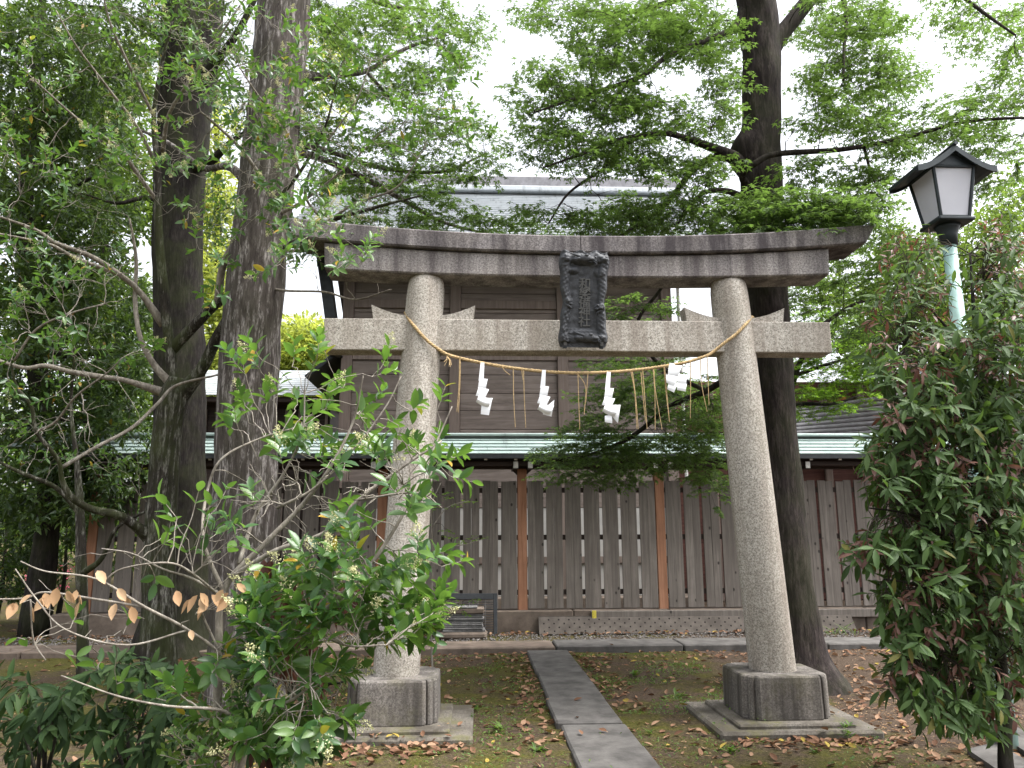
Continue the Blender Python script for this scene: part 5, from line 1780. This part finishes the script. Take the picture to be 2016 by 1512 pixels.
# --- little maple seedling beside the left pillar
gm_ = G(852, 1330)
ms = Plant('maple_seedling', 'slender maple seedling with pale green leaves right of the left pillar', 'tree', gm_, 'twig', 'twig_dark', 'lf_bright')
ym = gm_.y
ms.limb([(gm_, .012), (848, 1220, ym, 4), (852, 1100, ym, 3.5), (850, 1000, ym, 3), (868, 950, ym, 2)], 'trunk', 6, 6, .05)
for l in ([(851, 1110, ym, 3), (880, 1080, ym, 2.4), (915, 1072, ym, 2), (950, 1062, ym, 1.4)], [(850, 1040, ym, 3), (880, 1000, ym, 2.2), (925, 985, ym, 1.4)], [(848, 1200, ym, 3), (880, 1190, ym, 2), (910, 1185, ym, 1.4)]):
    ms.limb(l, 'limb', 5, 5, .03)
ms.grow([np.array(A(x, y, ym + rnd(-.1, .1))) for x, y in ((870, 975), (890, 968), (905, 990), (920, 985), (875, 1040), (890, 1060), (915, 1068), (935, 1062), (950, 1058), (865, 1000), (900, 1190), (885, 1180), (925, 1180), (910, 1200))], 'maple', rmax=.003, size=.055, n=3, reach=.13)
ms.finish(0, 'crown')

# --- thin sapling stem at the far left
gs = G(162, 1342)
sp = Plant('sapling', 'thin grey sapling stem standing before the left fence end', 'tree', gs, 'bark_moss', 'twig', 'lf_privet')
sp.limb([(gs, .062), (163, 1240, gs.y, 22), (160, 1120, gs.y, 21), (157, 1000, gs.y, 16), (150, 900, gs.y, 10), (140, 800, gs.y, 6), (146, 700, gs.y - .2, 4), (140, 620, gs.y - .3, 2.5)], 'trunk', 12, 7, .08)
sp.limb([(160, 1130, gs.y, 14), (200, 1100, gs.y - .2, 10), (230, 1040, gs.y - .3, 7), (300, 1000, gs.y - .4, 5)], 'limb', 6)
sp.limb([(157, 1010, gs.y, 12), (110, 960, gs.y - .2, 9), (40, 930, gs.y - .4, 7), (-20, 900, gs.y - .5, 5)], 'limb', 6)
sp.grow(fill(setY([(100, 900, 100, 60, 14), (230, 950, 70, 60, 10), (150, 700, 90, 90, 16), (30, 850, 40, 60, 8)], gs.y - .3, .5)), 'privet', rmax=.006, size=.09, pairs=3)
sp.finish(0, 'leaves')

# --- dark low shrubs, bottom left
for lab, px, Y, els in (('low dark shrub with drooping lance leaves at the far left', 95, 4.7, [(95, 1410, 70, 40, 16), (50, 1370, 50, 30, 7), (130, 1365, 40, 24, 6), (70, 1450, 70, 40, 9)]),
                        ('low dark shrub with drooping lance leaves below the forked privet tree', 265, 4.6, [(250, 1335, 70, 30, 14), (260, 1430, 80, 50, 20), (330, 1400, 50, 40, 9), (200, 1395, 50, 30, 7), (240, 1500, 90, 40, 12), (380, 1470, 50, 50, 8)])):
    b0 = Vector((A(px, 1450, Y).x, Y, 0))
    au = Plant('low_shrub', lab, 'shrub', b0, 'bark_dark', 'twig_dark', 'lf_aucuba')
    for k in range(6):
        e = A(px + rnd(-60, 60), 1400 + rnd(-40, 60), Y + rnd(-.2, .2))
        au.limb([(b0 + Vector((rnd(-.08, .08), rnd(-.08, .08), 0)), .014), (b0.lerp(e, .5) + Vector((0, 0, .06)), .010), (e, .005)], 'stem', 6, 5)
    au.grow(fill(setY(els, Y, .35)), 'shoot', rmax=.005, size=.125, n=10, droop=.8, ln=.12)
    au.finish(250, 'leaves')
# --- wilted brown-leaved shrub
b0 = Vector((A(575, 1400, 4.3).x, 4.3, 0))
wi = Plant('wilted_shrub', 'shrub with limp hanging brown-red leaves left of the torii plinth', 'shrub', b0, 'bark_dark', 'twig_dark', 'lf_droop')
for l in ([(b0, .022), (570, 1380, 4.3, 14), (600, 1280, 4.3, 12), (650, 1200, 4.3, 9), (730, 1130, 4.3, 5)], [(b0, .02), (540, 1350, 4.3, 12), (520, 1250, 4.3, 9), (540, 1150, 4.3, 6), (560, 1090, 4.3, 3)], [(600, 1290, 4.3, 8), (560, 1200, 4.3, 7), (620, 1130, 4.3, 4)], [(b0, .016), (620, 1380, 4.2, 9), (680, 1340, 4.1, 4)]):
    wi.limb(l, 'limb', 7)
wi.grow(fill(setY([(560, 1120, 60, 30, 9), (540, 1180, 70, 40, 12), (620, 1160, 60, 40, 9), (690, 1150, 40, 30, 5), (600, 1290, 50, 40, 6), (650, 1300, 40, 30, 4), (560, 1390, 60, 40, 6), (480, 1390, 40, 40, 4), (540, 1470, 60, 30, 5)], 4.25, .25)), 'whorl', rmax=.005, size=.15, n=5, T='droop', droop=1.7, spread=.5)
wi.grow(fill(setY([(580, 1430, 70, 60, 12), (520, 1450, 50, 40, 8), (470, 1300, 40, 40, 5)], 4.0, .25)), 'whorl', rmax=.005, size=.13, n=6, mat='lf_aucuba', droop=.6)
wi.finish(200, 'leaves')
# --- small bright plant at the bottom edge
b0 = Vector((A(430, 1490, 3.5).x, 3.5, 0))
lo = Plant('ground_plant', 'low plant with small rounded mid-green leaves at the shrub foot', 'plant', b0, 'twig', 'twig', 'lf_weed')
for k in range(5):
    e = A(430 + rnd(-50, 50), 1470 + rnd(-30, 30), 3.5 + rnd(-.1, .1))
    lo.limb([(b0 + Vector((rnd(-.05, .05), rnd(-.05, .05), 0)), .006), (b0.lerp(e, .6) + Vector((0, 0, .05)), .004), (e, .0025)], 'stem', 5, 4)
lo.grow(fill(setY([(430, 1480, 60, 40, 22), (480, 1440, 40, 30, 8), (380, 1490, 40, 25, 8)], 3.45, .18)), 'privet', rmax=.003, rtip=.0014, size=.052, pairs=4, T='oval', ln=.10)
lo.finish(200, 'leaves')

# --- big bush on the right with reddish young leaves
g0 = Vector((A(1980, 1500, 4.5).x, 4.5, 0))
bu = Plant('red_tipped_bush', 'large leafy bush with reddish young leaves in front of the street lamp', 'shrub', g0, 'bark_dark', 'twig_dark', 'lf_bush')
bu.limb([(g0 - Vector((0, 0, .05)), .06), (1980, 1500, 4.5, 28), (1978, 1400, 4.5, 25), (1965, 1250, 4.5, 22), (1950, 1100, 4.55, 19), (1940, 950, 4.6, 16), (1935, 800, 4.7, 12), (1920, 650, 4.8, 8), (1910, 500, 4.9, 4)], 'trunk', 14, 7, .06)
for l in ([(1972, 1330, 4.5, 12), (1900, 1280, 4.3, 9), (1830, 1290, 4.2, 6), (1780, 1300, 4.2, 3)], [(1965, 1250, 4.5, 12), (1880, 1180, 4.3, 9), (1800, 1150, 4.2, 6), (1740, 1140, 4.2, 3)], [(1952, 1120, 4.5, 11), (1860, 1040, 4.3, 8), (1780, 1010, 4.2, 5), (1710, 1000, 4.2, 3)],
          [(1942, 980, 4.6, 10), (1850, 900, 4.4, 7), (1770, 860, 4.3, 4)], [(1938, 850, 4.7, 9), (1860, 760, 4.6, 6), (1780, 700, 4.6, 4)], [(1930, 720, 4.7, 8), (1860, 640, 4.8, 5), (1790, 560, 4.9, 3)], [(1965, 1250, 4.5, 10), (2050, 1150, 4.5, 7), (2120, 1050, 4.5, 3)], [(1940, 950, 4.6, 10), (2030, 850, 4.6, 7), (2110, 780, 4.6, 3)],
          [(1976, 1380, 4.5, 9), (1940, 1350, 4.4, 7), (1900, 1370, 4.3, 4)]):
    bu.limb(l, 'limb', 7)
EB = setY([(1850, 1290, 85, 70, 44), (1960, 1270, 70, 100, 50), (1800, 1180, 65, 60, 36), (1915, 1150, 95, 75, 60), (1780, 1070, 70, 55, 36), (1880, 1030, 95, 65, 60), (1990, 1020, 60, 85, 40), (1795, 950, 70, 55, 42), (1900, 900, 95, 65, 60), (1990, 870, 50, 70, 30), (1785, 850, 55, 55, 30), (1870, 800, 85, 55, 50), (1970, 760, 65, 65, 40),
           (1795, 740, 55, 45, 24), (1880, 690, 75, 45, 36), (1980, 640, 55, 55, 26), (1730, 920, 26, 50, 9), (1712, 1080, 24, 40, 8), (1830, 1375, 45, 26, 9), (1895, 1380, 45, 22, 14), (1790, 1320, 40, 40, 14), (1930, 1385, 50, 25, 14), (2080, 1000, 70, 330, 80)], 4.5, .5)
bu.grow(fill(EB, 2.2), 'shoot', rmax=.006, size=.105, n=9, droop=.5, red=.30)
bu.grow(fill(setY([(1790, 640, 45, 45, 14), (1830, 590, 35, 45, 14), (1965, 560, 45, 45, 16), (1775, 560, 35, 40, 8), (1760, 490, 30, 35, 5), (1810, 500, 35, 36, 9), (1965, 475, 45, 36, 10), (1740, 690, 30, 40, 12), (1720, 620, 24, 40, 6), (1880, 690, 100, 40, 26), (1960, 520, 50, 50, 16), (1990, 590, 40, 80, 18), (1800, 560, 50, 70, 24), (1760, 620, 40, 60, 14), (1970, 640, 50, 60, 16), (1785, 500, 40, 40, 8), (1970, 500, 40, 50, 12)], 4.9, .5), 1.9), 'shoot', rmax=.005, size=.09, n=7, droop=.5, red=.42)
bu.finish(300, 'leaves')


# ================================================================== GROUND LITTER
def litter(n, regs, T, smin, smax):
    P = []
    tot = sum(r[4] for r in regs)
    for x0, x1, y0, y1, wgt in regs:
        k = int(n * wgt / tot)
        P.append(np.stack([RNG.uniform(x0, x1, k), RNG.uniform(y0, y1, k)], 1))
    P = np.vstack(P)
    keep = []
    for x, y in P:
        onpath = .63 < x < 1.19 and y < 10.3
        onslab = any(abs(x - f) < .6 and abs(y - TY) < .53 for f in FX)
        keep.append(not (onpath and rnd(0, 1) < .96) and not (onslab and rnd(0, 1) < .9) and not (10.3 < y < 10.93 and rnd(0, 1) < .9))
    P = P[np.array(keep)]
    zz = []
    for x, y in P:
        z = hump(x, y) + .006
        if .63 < x < 1.19 and y < 10.3: z = .042
        if any(abs(x - f) < .62 and abs(y - TY) < .55 for f in FX): z = .052
        if any(abs(x - f) < .45 and abs(y - TY) < .46 for f in FX): z = .083
        if 10.3 < y < 10.93: z = .085
        if y > 10.93: z = .03
        zz.append(z)
    P = np.column_stack([P, np.array(zz)])
    n = len(P)
    a = RNG.uniform(0, 6.28, n)
    D = np.stack([np.cos(a), np.sin(a), RNG.uniform(-.15, .25, n)], 1)
    N = np.stack([RNG.normal(0, .35, n), RNG.normal(0, .35, n), np.ones(n)], 1)
    return P, D, N, RNG.uniform(smin, smax, n)


REG = [(-6.5, 8, 11.75, 12.22, 26), (-5, 6, 9.7, 10.32, 18), (-3, 5, 6.9, 9.9, 26), (-2.6, 4.6, 5.2, 6.6, 16), (-1.4, -.1, 5.7, 6.02, 5), (1.7, 3.2, 5.75, 6.0, 5), (-7, -1.5, 5, 9.5, 14), (2.6, 5.5, 5.2, 9, 14), (1.17, 1.5, 7, 10, 5), (.35, .64, 6, 10, 5), (-8, -4.5, 9, 14, 8)]
P, D, N, S = litter(3700, REG, 'dry', .045, .085)
sc = np.array([s / (p[1] + .01) if (abs(p[0]) < 3.6 and p[1] > 5.25 and p[0] > -1.0) else 0 for p, s in zip(P, S)])
od = np.argsort(-sc)[:300]
lm = leaf_mesh('dry', 'lf_dry')
pick = np.zeros(len(P), bool)
for i in od:
    pick[i] = True
    X, Y, Z = frames(D[i][None], N[i][None])
    o = obj('fallen_leaf', lm, None, None, 'dry brown leaf fallen on the mossy soil around the torii gate', 'leaf', 'fallen dry leaves around the gate')
    o.matrix_world = Matrix(((X[0][0], Y[0][0], Z[0][0], P[i][0]), (X[0][1], Y[0][1], Z[0][1], P[i][1]), (X[0][2], Y[0][2], Z[0][2], P[i][2]), (0, 0, 0, 1))) @ Matrix.Scale(float(S[i]), 4)
V, Fc, tn = leaf_geo('dry', P[~pick], D[~pick], N[~pick], S[~pick], RNG.random((~pick).sum()))
obj('leaf_litter', npmesh('leaf_litter', V, Fc, True, tn), M['lf_dry'], label='scattered dry brown leaf litter over soil and gravel', cat='leaf litter', kind='stuff')
# chips of bark and broken twigs
n = 2600
P, D, N, S = litter(n, [(-3, 5.5, 5, 10.2, 10), (2.4, 5.5, 5.2, 8.5, 12), (-7, -1, 5, 10, 6)], 'narrow', .02, .06)
V, Fc, tn = leaf_geo('blade', P, D, N, S * 1.6, RNG.random(len(P)))
V2, F2, t2 = leaf_geo('narrow', P + [.07, .05, 0], D[::-1], N, S * .6, RNG.random(len(P)))
obj('bark_chips', npmesh('bark_chips', np.vstack([V, V2]), np.vstack([Fc, F2 + len(V)]), False, np.concatenate([tn, t2])), M['lf_tan'], label='pale bark chips and twig bits strewn on the soil', cat='debris', kind='stuff')
# tiny creeping green
n = 14000
P, D, N, S = litter(n, [(-2.2, .62, 6.0, 10.1, 10), (1.2, 2.6, 6.2, 10.1, 9), (-3, 3, 5, 6.3, 5)], 'oval', .012, .034)
msk = np.array([noise.noise(Vector((p[0] * 1.6, p[1] * 1.6, 9))) > -.02 for p in P])
P, D, N, S = P[msk], D[msk], N[msk], S[msk]
V, Fc, tn = leaf_geo('rhomb', P + [0, 0, .008], D + [0, 0, .5], N, S, RNG.random(len(P)))
obj('ground_cover', npmesh('ground_cover', V, Fc, False, tn), M['lf_weed'], label='tiny creeping green plants patched over the moss', cat='ground cover', kind='stuff')
# single weeds
for x, y, sz, nl, lab in ((985, 1438, .10, 12, 'upright green weed on bare soil between left plinth and path'), (1668, 1455, .11, 34, 'bushy bright green weed at the front edge of the right torii slab'), (1335, 1372, .09, 14, 'green weed beside the left corner of the right torii slab'),
                          (1280, 1445, .06, 9, 'small weed near the path by the right torii slab'), (1250, 1330, .10, 16, 'green weed tuft between path and right pillar'), (1190, 1310, .07, 10, 'small weed by the path near the kerb'),
                          (932, 1398, .07, 10, 'small weed at the corner of the left torii slab'), (1060, 1478, .07, 14, 'flat weed rosette left of the path'), (1440, 1480, .07, 14, 'flat weed rosette right of the path in front of the slab'),
                          (1605, 1482, .05, 9, 'tiny weed in front of the right torii slab')):
    p = G(x, y)
    o = thing('weed', lab, 'weed', (p.x, p.y, 0), 'weeds in the mossy ground')
    for k in range(nl):
        a = rnd(0, 6.28)
        up = rnd(.25, 1.3)
        q = np.array([p.x + rnd(-.3, .3) * sz, p.y + rnd(-.3, .3) * sz, .0])
        if nl > 20:
            q = q + np.array([0, 0, rnd(0, .10)])
        X, Y, Z = frames(np.array([[math.cos(a), math.sin(a), up]]), np.array([[-math.cos(a) * .8, -math.sin(a) * .8, 1.0]]))
        lf = obj('leaf', leaf_mesh('lance', 'lf_weed'), None, o)
        lf.matrix_basis = Matrix(((X[0][0], Y[0][0], Z[0][0], q[0]), (X[0][1], Y[0][1], Z[0][1], q[1]), (X[0][2], Y[0][2], Z[0][2], q[2]), (0, 0, 0, 1))) @ Matrix.Scale(sz * rnd(.6, 1.2) * (.55 if nl > 20 else 1), 4)
# grass clumps
for x, y, n, lab in ((705, 1362, 60, 'clump of grass blades left of the left torii plinth'), (1650, 1252, 26, 'small grass clump beside the perforated plank')):
    p = G(x, y)
    o = thing('grass_clump', lab, 'grass', (p.x, p.y, 0))
    q = np.stack([p.x + RNG.normal(0, .13, n), p.y + RNG.normal(0, .1, n), np.zeros(n)], 1)
    a = RNG.uniform(0, 6.28, n)
    V, Fc, tn = leaf_geo('blade', q, np.stack([np.cos(a) * .6, np.sin(a) * .6, np.ones(n)], 1), np.stack([-np.cos(a), -np.sin(a), np.ones(n) * .5], 1), RNG.uniform(.12, .32, n), RNG.random(n))
    obj('blades', npmesh('blades', V, Fc, True, tn), M['lf_weed'], o, kind='stuff')

for o in bpy.data.objects:
    if '_abs' in o:
        del o['_abs']
